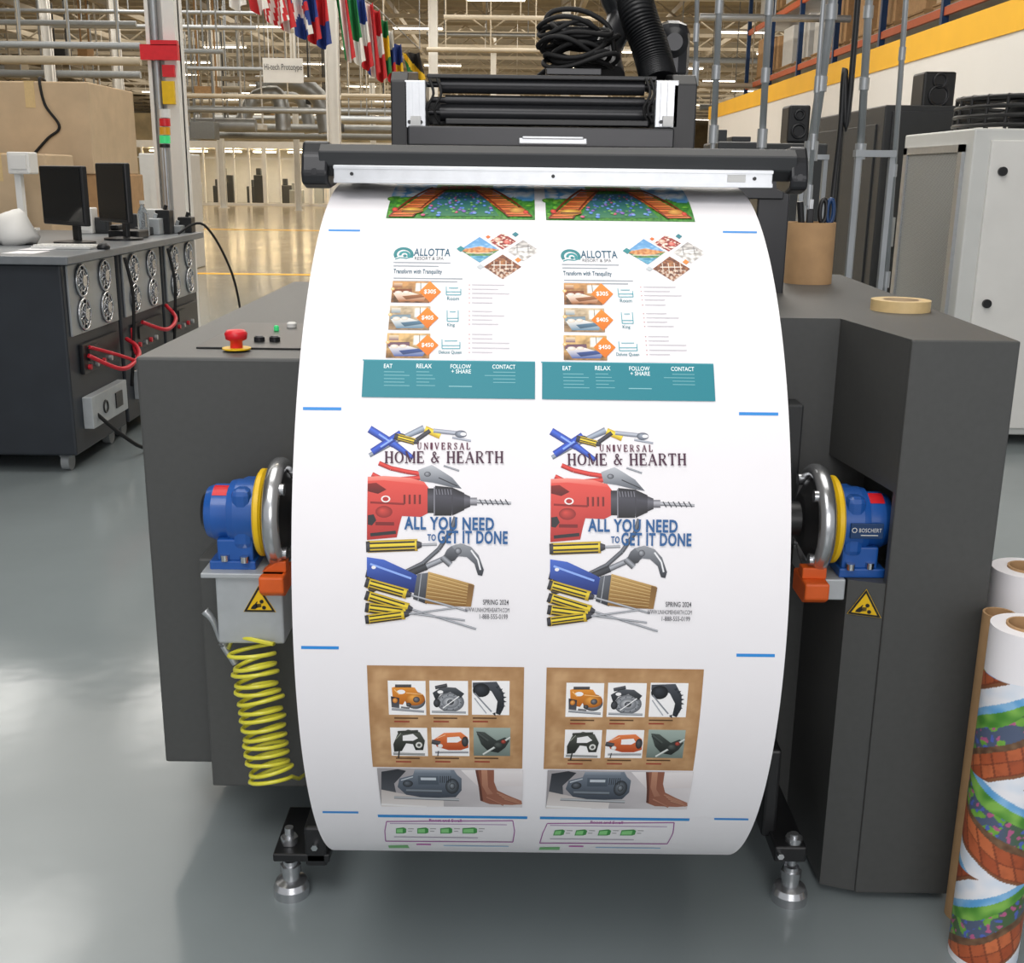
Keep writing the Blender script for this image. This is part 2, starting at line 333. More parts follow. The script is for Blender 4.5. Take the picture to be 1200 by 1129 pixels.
line(444,509,456,517,2,'#8fb0ff'); line(446,524,460,515,2,'#8fb0ff')
screw(464,512,490,519,8,.85); rod(498,503,516,511,8,'#b08a10','#fbe24a'); rod(488,516,504,505,5,'#101012','#50505a')
rod(508,505,536,508,5,'#5a6070','#c6ccd8'); ball(540,509,7,4.4,'#4e5462','#a8b0be'); ell(543,509,3.6,2,'#f4f3f6'); rod(530,513,552,517,2.4,'#5a6070','#c6ccd8')
rods([(444,543),(458,549),(476,553),(496,556)],5.5,'#8e1518','#f0524a'); rods([(436,556),(450,563),(470,562),(494,560)],5.5,'#8e1518','#f0524a')
poly([(490,551),(506,545),(516,551),(530,560),(541,573),(524,570),(508,566),(493,564)],'#c4c8ce','#565b64'); ball(501,556,4,3,'#3a3d44','#a8acb4'); line(514,560,536,570,1.2,'#2c2e34')
rod(520,546,538,552,2.2,'#5a5e66','#b4b8c0')
# drill
poly([(431,559),(450,558),(480,560),(497,565),(503,573),(503,601),(493,606),(471,605),(468,616),(465,630),(430,633)],'#e8564c','#b02a28'); poly([(431,559),(450,558),(480,560),(497,565),(500,569),(478,566),(450,563),(431,564)],'#f59a8c','#e8564c')
poly([(431,567),(441,566),(453,574),(443,579),(431,576)],'#8a2420','#5a1412'); line(434,589,474,591,2.4,'#8f2322'); ball(450,600,10,7,'#8c2220','#d84a40'); rect(440,612,462,616,'#7c1c1c')
ell(452,585,5.5,4,'#f2ecea'); ell(452,585,3.6,2.6,'#b83030'); 
for k in range(4): rod(474+k*6,580,474+k*6,591,2.4,'#4a0f0e','#8a2a26')
line(434,627,464,624,4,'#2a2a2e'); poly([(431,604),(438,603),(441,610),(436,616),(431,615)],'#2a2a2e')
rod(501,587,509,587,29,'#0a0a0c','#55555e'); rod(509,587,530,588,35,'#08080a','#4a4a54',33); rod(530,588,544,588,33,'#08080a','#4a4a54',20); rod(544,588,551,588,18,'#15151a','#6c6c76',12)
for k in range(6): line(511+k*3.4,573.5,512+k*3.4,580,1,'#7c7c86')
line(509,571,509,604,1.2,'#8a8a94'); line(530,573,530,603,1,'#3c3c44')
rod(551,588,559,588,9,'#3c3c44','#b4b4bc'); rod(559,588,599,590,4.4,'#4a4c54','#d0d2d8',3)
for k in range(6): line(562+k*6,585.6,566+k*6,592,1.3,'#3c3e46')
rods([(534,606),(529,622),(514,644),(496,660),(476,670)],5,'#1c1e22','#7a7e86')
screw(431,641,512,638,14,.72,3)
rod(432,692,500,664,8,'#0c0d10','#45484e',8); rod(500,664,538,647,6.5,'#3a3d44','#b4b8c0')
poly([(529,640),(540,637),(552,641),(561,651),(567,668),(565,675),(560,674),(556,661),(547,653),(538,652),(533,655)],'#9a9ea4','#2c3038'); poly([(529,640),(524,644),(519,654),(524,660),(533,657),(538,650)],'#7a7e86','#24272d'); rod(518,653,528,662,7,'#24272d','#a8acb4'); rods([(552,645),(560,656),(563,668)],2,'#d8dade','#f4f5f7'); ball(537,646,4,4,'#2c3038','#b4b8c0')
screw(431,672,530,694,11,.42,2.4)
poly([(430,653),(450,656),(476,668),(492,676),(492,686),(486,695),(470,692),(452,684),(430,675)],'#4a70d0','#16286a'); line(434,661,482,678,2.4,'#8fb0f4'); ell(438,665,2.6,2,'#f2f0f0')
poly([(489,673),(503,671),(500,708),(484,702)],'#6a6e76','#24272d',60); line(494,672,490,704,1,'#a8acb2')
poly([(502,670),(555,685),(553,696),(549,711),(522,710),(498,707)],'#d0ac6a','#8a6430')
for k in range(22): line(503-k*.2,672.5+k*1.6,552-k*.3,687+k*1.08,.45,['#8a6430','#e4c88c','#a88048'][k%3])
poly([(549,684),(556,686),(552,711),(546,711)],'#7c5a30','#9a7440')
screw(430,683,548,716,12,.40,2.4); screw(430,698,558,737,12,.38,2.4); screw(430,712,545,727,12,.40,2.2); screw(430,726,536,712,11,.42,2.2)
# serif lettering
SG={'H':(1,[(.18,0,.18,1,.2),(.82,0,.82,1,.2),(.18,.5,.82,.5,.09),(.02,0,.36,0,.08),(.02,1,.36,1,.08),(.64,0,.98,0,.08),(.64,1,.98,1,.08)]),
 'O':(1.05,'O'),'M':(1.2,[(.14,0,.14,1,.09),(.88,0,.88,1,.18),(.14,1,.5,.05,.18),(.5,.05,.86,1,.08),(0,0,.28,0,.08),(.72,0,1,0,.08),(.0,1,.2,1,.08),(.8,1,1,1,.08)]),
 'E':(.85,[(.22,0,.22,1,.24),(.04,1,.9,1,.09),(.04,0,.94,0,.09),(.22,.52,.7,.52,.09),(.9,1,.9,.78,.08),(.94,0,.94,.24,.08),(.7,.64,.7,.4,.07)]),
 'A':(1.05,[(.12,0,.5,1,.08),(.5,1,.88,0,.2),(.26,.35,.72,.35,.08),(0,0,.26,0,.08),(.72,0,1,0,.08)]),
 'R':(1,[(.2,0,.2,1,.2),(.04,0,.38,0,.08),(.04,1,.6,1,.08),(.6,1,.76,.88,.12),(.76,.88,.78,.68,.18),(.78,.68,.62,.52,.12),(.62,.52,.2,.5,.08),(.48,.52,.86,0,.2),(.8,0,1,0,.08)]),
 'T':(.95,[(.5,0,.5,1,.2),(.05,1,.95,1,.09),(.06,1,.06,.78,.08),(.94,1,.94,.78,.08),(.32,0,.68,0,.08)]),
 '&':(1.05,[(.85,.02,.25,.8,.17),(.25,.8,.32,.97,.12),(.32,.97,.5,.97,.1),(.5,.97,.58,.82,.12),(.58,.82,.2,.42,.1),(.2,.42,.08,.2,.18),(.08,.2,.25,.02,.14),(.25,.02,.5,.04,.1),(.5,.04,.82,.5,.08),(.68,.52,.98,.52,.07)]),
 ' ':(.5,[]),
 'U':(1,[(.18,.3,.18,1,.2),(.18,.3,.32,.06,.14),(.32,.06,.6,.03,.12),(.6,.03,.8,.3,.1),(.8,.3,.8,1,.09),(.02,1,.36,1,.08),(.66,1,.94,1,.08)]),
 'N':(1,[(.16,0,.16,1,.09),(.84,0,.84,1,.09),(.16,1,.84,.02,.2),(0,0,.32,0,.08),(.68,1,1,1,.08)]),
 'I':(.45,[(.5,0,.5,1,.42),(.1,0,.9,0,.08),(.1,1,.9,1,.08)]),
 'V':(1,[(.12,1,.5,0,.2),(.5,0,.88,1,.08),(0,1,.28,1,.08),(.74,1,1,1,.08)]),
 'S':(.75,[(.82,.82,.6,.98,.12),(.6,.98,.3,.94,.12),(.3,.94,.16,.74,.18),(.16,.74,.5,.52,.2),(.5,.52,.84,.3,.2),(.84,.3,.68,.05,.16),(.68,.05,.35,.02,.12),(.35,.02,.14,.2,.12),(.85,.98,.85,.76,.07),(.12,.24,.12,0,.07)]),
 'L':(.85,[(.22,0,.22,1,.22),(.04,1,.42,1,.08),(.04,0,.92,0,.09),(.92,0,.92,.26,.08)])}
def serif(body,x0,y0,x1,y1,col,sp=.18,wt=1):
    tot=sum(SG[c][0]+sp for c in body)-sp; sc=(x1-x0)/tot; x=x0; h=y1-y0
    for c in body:
        w,st=SG[c]; w*=sc
        if st=='O':
            n=20; o=[(x+w*(.5+.5*math.cos(2*math.pi*k/n)),y0+h*(.5+.53*math.sin(2*math.pi*k/n))) for k in range(n)]; i_=[(x+w*(.5+.29*math.cos(2*math.pi*k/n)),y0+h*(.5+.44*math.sin(2*math.pi*k/n))) for k in range(n)]
            LAY[0]+=1; q=[A(*p) for p in o+i_]; ITEMS.append((q,[(k,(k+1)%n,n+(k+1)%n,n+k) for k in range(n)],[lin(col)]*(2*n),LAY[0]))
        else:
            for (a,b,c2,d,t) in st: 
                tt=t*sc*wt if abs(d-b)>.02 else t*h*1.1*wt
                line(x+w*a,y1-h*b,x+w*c2,y1-h*d,max(tt,.8),col)
        x+=w+sp*sc
serif('UNIVERSAL',489,519.5,551,527,'#5b1f3c',.5,1.25); serif('HOME & HEARTH',451,530,590,542.8,'#46203a',.14,1.12)
text('ALL YOU NEED',474,606,579,621.5,'#1a5a94',.03,1.1); text('TO',501,626,511,634,'#1a5a94',.03,1.1); text('GET IT DONE',513,622,595,637.5,'#1a5a94',.03,1.1)
text('SPRING 2024',566,702.5,596,708.5,'#2a2a34',.008,1.05); text('WWW.UNIHOMEHEARTH.COM',545,712,597,717,'#3a3a44',0); text('1-888-555-0199',562,719.5,595,725,'#3a3a44',0)
# ---- catalogue
LAY[0]=0
def kraft(u,v):
    n=nz(u*9,v*7,8)+.5*nz(u*30,v*26,2); e=min(u,1-u,v,1-v); return mix(mix('cba377','ab8156',.45+n*.7),'94683e',max(0,.35-e*6))
raster(437,781,612,900,70,48,kraft)
W='#fcfbfb'
for (x0,x1) in ((455,499),(503.5,548.5),(553,597)): rect(x0,798,x1,838,W)
for (x0,x1) in ((458,501),(506,550)): rect(x0,853,x1,886,W)
rect(555,853,598,886,'#a4b4ac','#6c7a74')
for k in range(3):
    for j,yy in enumerate((841,845)): rect(462+k*46,yy,(490,480)[j]+k*46,yy+1.6,['#5a3c20','#9a3a2a'][j])
    for j,yy in enumerate((888,892)): rect(464+k*46,yy,(492,482)[j]+k*46,yy+1.6,['#5a3c20','#9a3a2a'][j])
ball(487,822,11.5,9,'#3c3e44','#c4c8cc',22); ball(486,819,12,8,'#a85a10','#f8b050',20); poly([(459,806),(470,803),(486,806),(490,812),(478,816),(472,826),(461,824)],'#f0a040','#b86414'); ell(470,811,5,2.6,'#fcfbfb'); rod(463,804,482,804,3.4,'#1a1a1c','#5c5c60'); ball(488,820,4,3.4,'#2a2a2e','#8c8c92'); rod(459,831,497,834,2.6,'#45484e','#c0c4ca'); poly([(458,816),(468,818),(468,830),(459,829)],'#2c2c30','#5a5a60'); ball(463,821,3,3,'#c06a18','#f8b860')
line(476,812,496,814,.8,'#fbd090'); ball(479,826,3,2.4,'#1a1a1c','#6c6c70'); line(462,808,468,814,1,'#fbd090'); rod(470,829,480,830,2,'#1a1a1c','#8c8c90')
ball(528,823,16,11.5,'#5e6268','#e4e6ea',24); ell(528,823,12,8.6,'#9a9ea4'); ball(528,823,10,7,'#6c7076','#d8dade',20); ball(528,823,4,3.2,'#202226','#7c8086'); poly([(507,812),(518,805),(534,806),(544,813),(540,818),(528,811),(516,814),(511,822)],'#5a5e64','#16181c'); rod(510,806,524,803,4,'#141416','#5c5e64'); ell(516,811,3.4,2,'#fcfbfb'); rod(506,834,546,835,2.4,'#4a4d54','#c8ccd0'); line(519,830,538,816,1,'#fdfdfd'); ball(512,824,4,5,'#141416','#56585e')
for k in range(10): t=2*math.pi*k/10; line(528+11*math.cos(t),823+7.8*math.sin(t),528+13*math.cos(t+.1),823+9.4*math.sin(t+.1),1,'#4a4d54')
poly([(554,800),(582,799),(590,812),(591,828),(586,838),(581,836),(583,822),(576,810),(566,806),(554,806)],'#50545c','#16181c'); ball(564,809,10,8,'#0e1014','#3c4048')
for k in range(9): t=math.radians(-60+k*15); poly([(572+17*math.cos(t),820+17*math.sin(t)),(572+22*math.cos(t+.12),820+21*math.sin(t+.12)),(572+17*math.cos(t+.22),820+17*math.sin(t+.22))],'#2c3038')
line(556,812,576,834,1.6,'#8a8e96'); line(556,818,570,836,1.2,'#a8acb4')
poly([(461,872),(466,860),(478,855),(492,858),(498,868),(496,879),(487,879),(484,872),(476,871),(471,880),(462,881)],'#5c6058','#1a1c18'); poly([(472,862),(484,860),(490,865),(484,868),(472,868)],W); rod(466,858,490,857,3,'#101210','#4c5048'); rod(461,883,498,884,2.4,'#4a4c4a','#b8bab8'); line(468,880,467,888,1.6,'#2c2e2c'); ball(491,873,4,3.6,'#d0d0c8','#ffffff'); ball(491,873,2,1.8,'#3c3e3a','#6c6e6a'); line(464,866,470,859,.8,'#a8aca0')
poly([(508,867),(520,859),(540,858),(548,864),(549,876),(540,879),(526,879),(512,875)],'#f08a50','#b4481c'); poly([(524,864),(538,863),(541,867),(536,870),(524,870)],W); ball(545,869,4,6,'#1a1a1c','#5c5c60'); rod(506,869,516,871,5,'#1a1a1c','#5c5c60'); rod(510,881.5,549,881.5,2,'#4a4c50','#c0c2c6'); ball(516,874,3,2.4,'#d8d4d0','#ffffff'); line(514,880,513,886,1.2,'#3c3c40'); line(512,865,522,861,.8,'#ffd0a8')
poly([(558,857),(568,858),(582,868),(592,864),(597,868),(592,876),(584,882),(572,880),(564,872)],'#4c5450','#161a18'); rod(566,884,598,864,2.6,'#7c8680','#eef2ee'); ball(584,873,6,4,'#1e2220','#5c6460'); rod(560,859,572,868,4,'#101412','#565e5a'); ball(590,869,3,2.4,'#6a1f18','#c85a4a')
def fl_(u,v): return mix('9a9699','ece6e7',u*.8+v*.1+.1*nz(u*5,v*4,2))
raster(447,901,612,945,50,20,fl_); poly([(540,902),(612,902),(612,921),(560,921)],'#efeaea','#dcd4d4')
poly([(447,904),(466,901),(476,903),(462,918),(466,936),(447,940)],'#2c2e34','#5c6068'); poly([(447,925),(472,930),(520,938),(520,945),(447,945)],'#c4bcb8','#e8e2e0')
poly([(468,912),(484,908),(486,902),(532,902),(536,908),(541,912),(541,926),(534,934),(500,935),(476,931),(466,922)],'#7c8794','#3c4450'); rect(486,902,528,907,'#98a2ae','#6c7682'); rect(490,909,514,919,'#5a6470','#48525e'); rect(493,911,511,914,'#c8d0d8'); ball(530,921,8,9,'#1c1f24','#7c858f'); ball(530,921,3.4,3.8,'#101216','#9aa2aa'); rod(476,926,518,927,4,'#20242a','#8a949e'); rod(462,934,538,937,3,'#45484e','#d0d4d8')
for k in range(6): line(516+k*2.4,909,516+k*2.4,917,.9,'#23272e')
ball(478,918,6,4,'#15171b','#6c747e'); line(470,914,484,910,1,'#d4dae0')
poly([(557,902),(579,902),(579,916),(583,926),(596,932),(611,938),(612,942),(600,943),(574,942),(563,938),(561,922)],'#8a5440','#a8705a',0); poly([(564,902),(571,902),(572,922),(578,930),(571,931),(565,920)],'#c08c70','#a4705a'); poly([(557,902),(560,902),(564,922),(566,938),(563,938),(561,922)],'#6a3c2e','#5a3226')
for k in range(4): rod(582+k*3,929+k*2.4,604+k*2,937+k*1.6,2.6,'#7a4838','#c08c72',1.8)
rod(570,934,590,943,3,'#7a4838','#b88068',2); line(447,942,500,945,2,'#f6f4f4')
# footer
LAY[0]=0
rect(443,956,618,959,'#2b8fd6'); text('Boost and Swell',503,960,541,963.5,'#a03a90',.01)
pts=[(453,963),(601,962),(603,974),(601,987),(452,986),(451,974)]
pl(pts+[pts[0]],1.1,'#a04a9a'); rect(457,965.5,594,966.5,'#c0a8c8')
for k,(x,w) in enumerate(((464,9),(489,10),(516,11),(542,14))):
    poly([(x,971),(x+w,970),(x+w+3,971.5),(x+w+3,976),(x+w,977),(x,977)],'#3f9a48'); poly([(x+1,972),(x+w-1,971.4),(x+w-1,976),(x+1,976)],'#8fd88a'); rect(x+w+5,971,x+w+12,971.8,'#aaaaaa'); rect(x+w+5,974,x+w+10,974.8,'#aaaaaa')
rect(462,981,560,982,'#b8b0c0'); rect(488,989,505,990.5,'#c060b0'); poly([(455,991),(478,990.5),(480,994),(456,994)],'#7cc07c'); rect(520,991,596,992,'#9cc0e0')
DX=A(648,620)[0]-A(433,620)[0]
bm=MB(color=True)
def addart(items,dx=0):
    for q,fs,cs,l in items:
        off=.0003+l*.000009
        V=[bm.v((x+dx,s,off)) for x,s in q]
        for f in fs: bm.f([V[i] for i in f],cs=[cs[i] for i in f])
addart(ITEMS); addart(ITEMS,DX)
ITEMS.clear(); LAY[0]=0
for x0,y0,x1,y1 in ((385,270,422,270.4),(355,479,400,479.4),(353,759,397,759.5),(378,952,420,952.4),(847,272,887,272.5),(866,485,912,485.5),(863,768,908,768.5),(837,960,877,960.5)):
    line(x0,y0,x1,y1,3.6 if 300<y0<900 else 2.2,'#2f8fdd')
addart(ITEMS)
DS=.02
for k in range(-48,49):
    bmesh.ops.bisect_plane(bm.bm,geom=bm.bm.verts[:]+bm.bm.edges[:]+bm.bm.faces[:],plane_co=(0,k*DS,0),plane_no=(0,1,0),dist=1e-7)
def onfacet(s,r):
    k=math.floor(s/DS+1e-5); t=s/DS-k; a=k*DS/RR; b=(k+1)*DS/RR
    return (YC-r*(math.cos(a)*(1-t)+math.cos(b)*t),ZC+r*(math.sin(a)*(1-t)+math.sin(b)*t))
for v in bm.bm.verts:
    x,s,o=v.co; y,z=onfacet(s,RR+o); v.co=Vector((x,y,z))
roll=thing('printed_paper_roll','huge white paper roll printed with flyers, mounted between the blue chucks of the machine','paper roll',(.0425,YC,ZC-RR))
b=MB(); b.lathe([(RR-.0001,0),(RR-.0001,XR-XL)],(XL,YC,ZC),(1,0,0),256); b.build('paper_web',M['paper'],roll)
b=MB(); b.lathe([(.075,0),(RR-.0005,0)],(XL,YC,ZC),(1,0,0),128); b.build('roll_edge',M['paperside'],roll)
b=MB(); b.lathe([(RR-.0005,0),(.075,0)],(XR,YC,ZC),(1,0,0),128); b.build('roll_edge',M['paperside'],roll)
b=MB(); b.lathe([(.07,0),(.076,0),(.076,XR-XL+.01),(.07,XR-XL+.01),(.07,0)],(XL-.005,YC,ZC),(1,0,0),48); b.build('cardboard_core',M['card'],roll)
bm.build('printed_artwork',M['vprint'],roll)

# =============== MACHINE =================
mc=thing('roll_winding_machine','dark grey floor-standing roll winding machine holding the large printed roll','machine',(.077,2.9,0))
ha=M['housing']
b=MB(); b.box(-.772,-.37,2.30,4.0,.165,1.083,.006); b.box(-.64,-.37,2.2,2.31,.165,.684,.004); left=b.build('left_housing',ha,mc)
b=MB()
up=[(.722,2.062),(.917,2.062),(.99,3.5),(.5,3.5),(.5,2.37),(.679,2.37)]
lo=[(.722,2.062),(.917,2.062),(.99,3.5),(.5,3.5),(.5,2.37),(.652,2.37),(.656,2.085)]
mid=[(.722,2.062),(.917,2.062),(.99,3.5),(.5,3.5),(.5,2.37),(.76,2.37),(.76,2.085),(.722,2.075)]
b.prism([(x,y,.88) for x,y in up],(0,0,.29)); b.prism([(x,y,.02) for x,y in lo],(0,0,.678)); b.prism([(x,y,.698) for x,y in mid],(0,0,.182))
b.prism([(.722,2.055,.02),(.919,2.055,.02),(.919,2.064,.02),(.722,2.064,.02)],(0,0,1.15),.003); right=b.build('right_housing',ha,mc)
b=MB(); b.box(-.38,.52,2.86,3.9,.12,1.05,.01); b.box(-.37,-.335,2.3,3.9,.1,1.06); b.box(.44,.5,2.4,3.4,.1,1.08); b.box(.5,.6,2.30,2.37,.12,1.0,.004); b.box(-.46,-.37,2.22,2.31,.17,.69); b.build('inner_frame',M['housing2'],mc)
b=MB(); b.box(-.475,-.36,2.02,2.2,.10,.118,.003); b.box(-.41,-.365,2.02,2.3,.09,.18,.006); b.build('foot_bracket',M['black'],mc)
b=MB(); b.box(.545,.61,2.04,2.3,.10,.135,.004); b.box(.53,.56,2.10,2.3,.12,.32,.006); b.build('foot_bracket',M['black'],mc)
b=MB(); b.box(-.37,.53,2.5,2.6,.03,.1,.005); b.build('cross_beam',M['black'],mc)
for x,l in ((-.448,1),(.587,2)):
    b=MB(); b.lathe([(0,0),(.037,0),(.037,.02),(.032,.032),(.018,.038),(.015,.08)],(x,2.06,0),(0,0,1),28); b.lathe([(0,.052),(.022,.052),(.022,.07),(0,.07)],(x,2.06,0),(0,0,1),6); b.cyl((x,2.06,.08),(x,2.06,.155),.009); b.lathe([(0,.136 if x>0 else .119),(.018,.136 if x>0 else .119),(.018,.148 if x>0 else .134),(0,.148 if x>0 else .134)],(x,2.06,0),(0,0,1),6); b.build('levelling_foot',M['chromes'],mc)
for cx in (-.388,.555):
    b=MB(); b.lathe([(0,0),(.007,0),(.007,.012),(0,.012)],(cx,2.02 if cx<0 else 2.04,.14 if cx<0 else .12),(0,-1,0),6); b.build('hex_bolt',M['chrome'],mc)
# guide bar
xe0,xe1=pY(353,195,1.97).x,pY(948,195,1.97).x
x0,x1=xe0+.03,xe1-.02
b=MB(); b.prism([(x0,1.97,1.462),(x0,1.965,1.485),(x0,1.985,1.497),(x0,2.09,1.499),(x0,2.09,1.445),(x0,1.99,1.445)],(x1-x0,0,0),.002); b.build('guide_bar',M['dark'],mc)
xs0,xs1=pY(391,200,1.955).x,pY(906,200,1.955).x
b=MB(); b.box(xs0,xs1,1.955,1.985,1.434,1.463,.001); b.box(xs0,xs1,1.951,1.958,1.435,1.441); b.box(xs0,xs1,1.951,1.958,1.457,1.462); st=b.build('aluminium_strip',M['alu'],mc)
for k in range(3):
    b=MB(); b.lathe([(0,0),(.003,0),(.003,.003),(0,.003)],(xs0+.03+k*(xs1-xs0-.06)/2,1.9555,1.449),(0,-1,0),12); b.build('screw',M['black'],st)
b=MB(); b.box(xs1-.075,xs1-.045,1.9535,1.956,1.443,1.455); b.build('rating_label',M['lgrey'],st)
for xa,xb in ((xe0,xe0+.045),(xe1-.03,xe1)):
    b=MB(); b.prism([(xa,1.972,1.48),(xa,1.962,1.45),(xa,1.966,1.432),(xa,2.0,1.424),(xa,2.07,1.430),(xa,2.09,1.46),(xa,2.085,1.495),(xa,1.99,1.502)],(xb-xa,0,0),.005)
    c=b.build('end_cap',M['satin'],mc)
    b=MB(); b.lathe([(0,0),(.006,0),(.006,.004),(0,.004)],((xa+xb)/2,1.966,1.452),(0,-1,0),6); b.build('cap_bolt',M['satin'],c)
for x in (-.3,.42):
    b=MB(); b.box(x,x+.05,2.09,2.88,1.452,1.498,.003); b.box(x,x+.05,2.83,2.9,.95,1.5,.003); b.build('support_arm',M['satin'],mc)
b=MB(); b.box(.60,.68,2.9,3.0,1.1,1.43,.004); b.box(.42,.66,2.88,2.93,1.4,1.45,.003); b.build('side_post',M['satin'],mc)
# chucks
def chuck(sg,xm):
    X=lambda d: xm+sg*d
    ax=(sg,0,0)
    c=MB(); c.lathe([(0,0),(.035,0),(.05,.006),(.056,.02),(.056,.05),(.063,.052),(.066,.065),(.066,.115),(.05,.118)],(xm,YC,ZC),ax,36); 
    c.box(min(X(.03),X(.1)),max(X(.03),X(.1)),YC-.055,YC+.05,ZC-.085,ZC-.04,.004); c.box(min(X(.015),X(.105)),max(X(.015),X(.105)),YC-.06,YC+.06,ZC-.102,ZC-.083,.003); c.box(min(X(.062),X(.1)),max(X(.062),X(.1)),YC-.06,YC+.06,ZC-.06,ZC+.06,.012)
    body=c.build('bearing_housing',M['blue'],mc)
    c=MB(); c.lathe([(0,-.004),(.036,-.004),(.042,.004)],(xm,YC,ZC),ax,30); c.build('end_cover',M['satin'],body)
    c=MB(); vs=[]
    for t in (50,58,66,74,82):
        t=math.radians(t); r=.0568
        vs.append([c.v((X(.021),YC-r*math.cos(t),ZC+r*math.sin(t))),c.v((X(.049),YC-r*math.cos(t),ZC+r*math.sin(t)))])
    for a_,b_ in zip(vs,vs[1:]): c.f([a_[0],a_[1],b_[1],b_[0]])
    c.build('red_sticker',M['red'],body)
    c=MB(); c.lathe([(.058,.106),(.082,.106),(.087,.11),(.087,.118),(.08,.122),(.05,.122)],(xm,YC,ZC),ax,40); c.build('yellow_ring',M['yellow'],mc)
    c=MB(); c.lathe([(.05,.125),(.094,.127),(.105,.132),(.109,.14),(.109,.150),(.105,.158),(.097,.162),(.088,.160),(.084,.152)],(xm,YC,ZC),ax,56,True)
    for k in range(4):
        t=math.radians(45+90*k); c.cyl((X(.15),YC+.09*math.cos(t),ZC+.09*math.sin(t)),(X(.168),YC+.09*math.cos(t),ZC+.09*math.sin(t)),.012,seg=12)
    c.build('chrome_handwheel',M['chromes'],mc)
    c=MB(); c.lathe([(.086,.150),(.078,.158),(.062,.168),(.05,.175),(.035,.178),(.035,abs((XL if sg>0 else XR)-xm)+.03)],(xm,YC,ZC),ax,36); c.build('chuck_shaft',M['black'],mc)
    for dx in (.045,.085):
        c=MB(); c.lathe([(0,0),(.009,0),(.009,.012),(0,.012)],(X(dx-.0),YC-.064 if dx>.05 else YC-.056,ZC-.083),(0,0,1),6); c.build('hex_bolt',M['chrome'],body)
    return body
cl=chuck(1,-.603); cr=chuck(-1,.745)
b=MB(); b.box(.652,.715,YC-.0705,YC-.0655,ZC-.018,ZC+.012,.001); np=b.build('name_plate',M['blued'],cr)
textpart('BOSCHERT',(.668,YC-.0708,ZC-.005),(.043,0,0),(0,0,.008),'plate_lettering',M['white'],np,0,1.1)
b=MB(); b.box(.672,.705,YC-.0708,YC-.0704,ZC-.012,ZC-.010); b.build('plate_underline',M['lgrey'],np)
b=MB(); b.torus((.659,YC-.0707,ZC-.001),(0,1,0),.0045,.0008,14,5); b.build('plate_emblem',M['white'],np)
b=MB(); b.box(-.575,-.445,2.08,2.2,.55,.69,.004); b.box(-.60,-.44,2.07,2.2,.69,.70,.002); lp=b.build('mounting_plate',M['plate'],mc)
b=MB(); b.box(.60,.652,2.085,2.3,.655,.698,.003); b.build('mounting_plate',M['plate'],mc)
for xa,xb in ((-.484,-.436),(.565,.612)):
    b=MB(); b.prism([(xa,2.05,.70),(xa,2.15,.70),(xa,2.15,.655),(xa,2.07,.655),(xa,2.05,.668)],(xb-xa,0,0),.004); b.prism([(xa,2.08,.70),(xb,2.08,.70),(xb,2.08,.722),(xa+(.0 if xa>0 else .03),2.08,.722)],(0,.03,0),.002); b.build('orange_stop',M['orange'],mc)
def warn(cx,cz,Y,s,par,rot=0):
    T=Matrix.Translation((cx,Y,0))@Matrix.Rotation(rot,4,'Z')@Matrix.Translation((-cx,-Y,0))
    b=MB(T); pt=lambda r,y:[(cx+r*math.cos(math.radians(a)),y,cz+r*math.sin(math.radians(a))) for a in (90,210,330)]
    b.prism(pt(s,Y-.0010),(0,.0008,0)); sg=b.build('warning_sign',M['yellow'],par)
    b=MB(T); ov=[b.v(p) for p in pt(s*.97,Y-.0016)]; iv=[b.v(p) for p in pt(s*.76,Y-.0016)]
    for k in range(3): b.f([ov[k],ov[(k+1)%3],iv[(k+1)%3],iv[k]])
    q=s; pz=lambda L:[(cx+x*q,Y-.0018,cz+z*q) for x,z in L]
    b.cyl((cx+.13*q,Y-.0012,cz+.1*q),(cx+.13*q,Y-.002,cz+.1*q),.105*q,seg=14); b.cyl((cx+.24*q,Y-.0012,cz-.24*q),(cx+.24*q,Y-.002,cz-.24*q),.105*q,seg=14)
    b.prism(pz([(-.46,-.33),(-.22,-.33),(-.12,-.24),(-.1,-.12),(-.2,-.02),(-.3,-.08),(-.42,-.22)]),(0,.0006,0))
    for k in range(4): b.prism(pz([(-.18,-.04-.06*k),(.1,-.02-.05*k),(.1,-.05-.05*k),(-.18,-.085-.06*k)]),(0,.0006,0))
    b.prism(pz([(-.24,-.04),(-.12,.1),(-.08,.08),(-.16,-.06)]),(0,.0006,0))
    b.build('hazard_pictogram',M['black'],sg)
p=pY(304,707,2.08); warn(p.x,p.z,2.08,.037,mc)
p=pY(1015,711,2.073); warn(.689,p.z,2.071,.037,mc,math.atan2(-.023,.066))
b=MB(); b.tube(curve([pY(240,716,2.09),pY(250,728,2.09),pY(258,752,2.1)],5),lambda i:.009-.0005*i,8); b.cyl(pY(270,742,2.13),pY(262,758,2.11),.011); b.cyl(pY(262,757,2.11),pY(276,778,2.11),.007); b.build('air_valve',M['alu'],mc)
b=MB(); b.box(-.68,-.38,2.42,2.84,1.083,1.087,.001); cp=b.build('control_panel',M['gloss'],mc)
q=pZ(277,402,1.1); ex,ey=q.x,q.y
b=MB(); b.lathe([(0,0),(.030,0),(.030,.003),(0,.003)],(ex,ey,1.087),(0,0,1)); b.build('button_collar',M['yellow'],cp)
b=MB(); b.lathe([(.013,0),(.013,.014),(.022,.018),(.024,.03),(.019,.037),(0,.039)],(ex,ey,1.09),(0,0,1),24,True); b.build('emergency_stop',M['red'],cp)
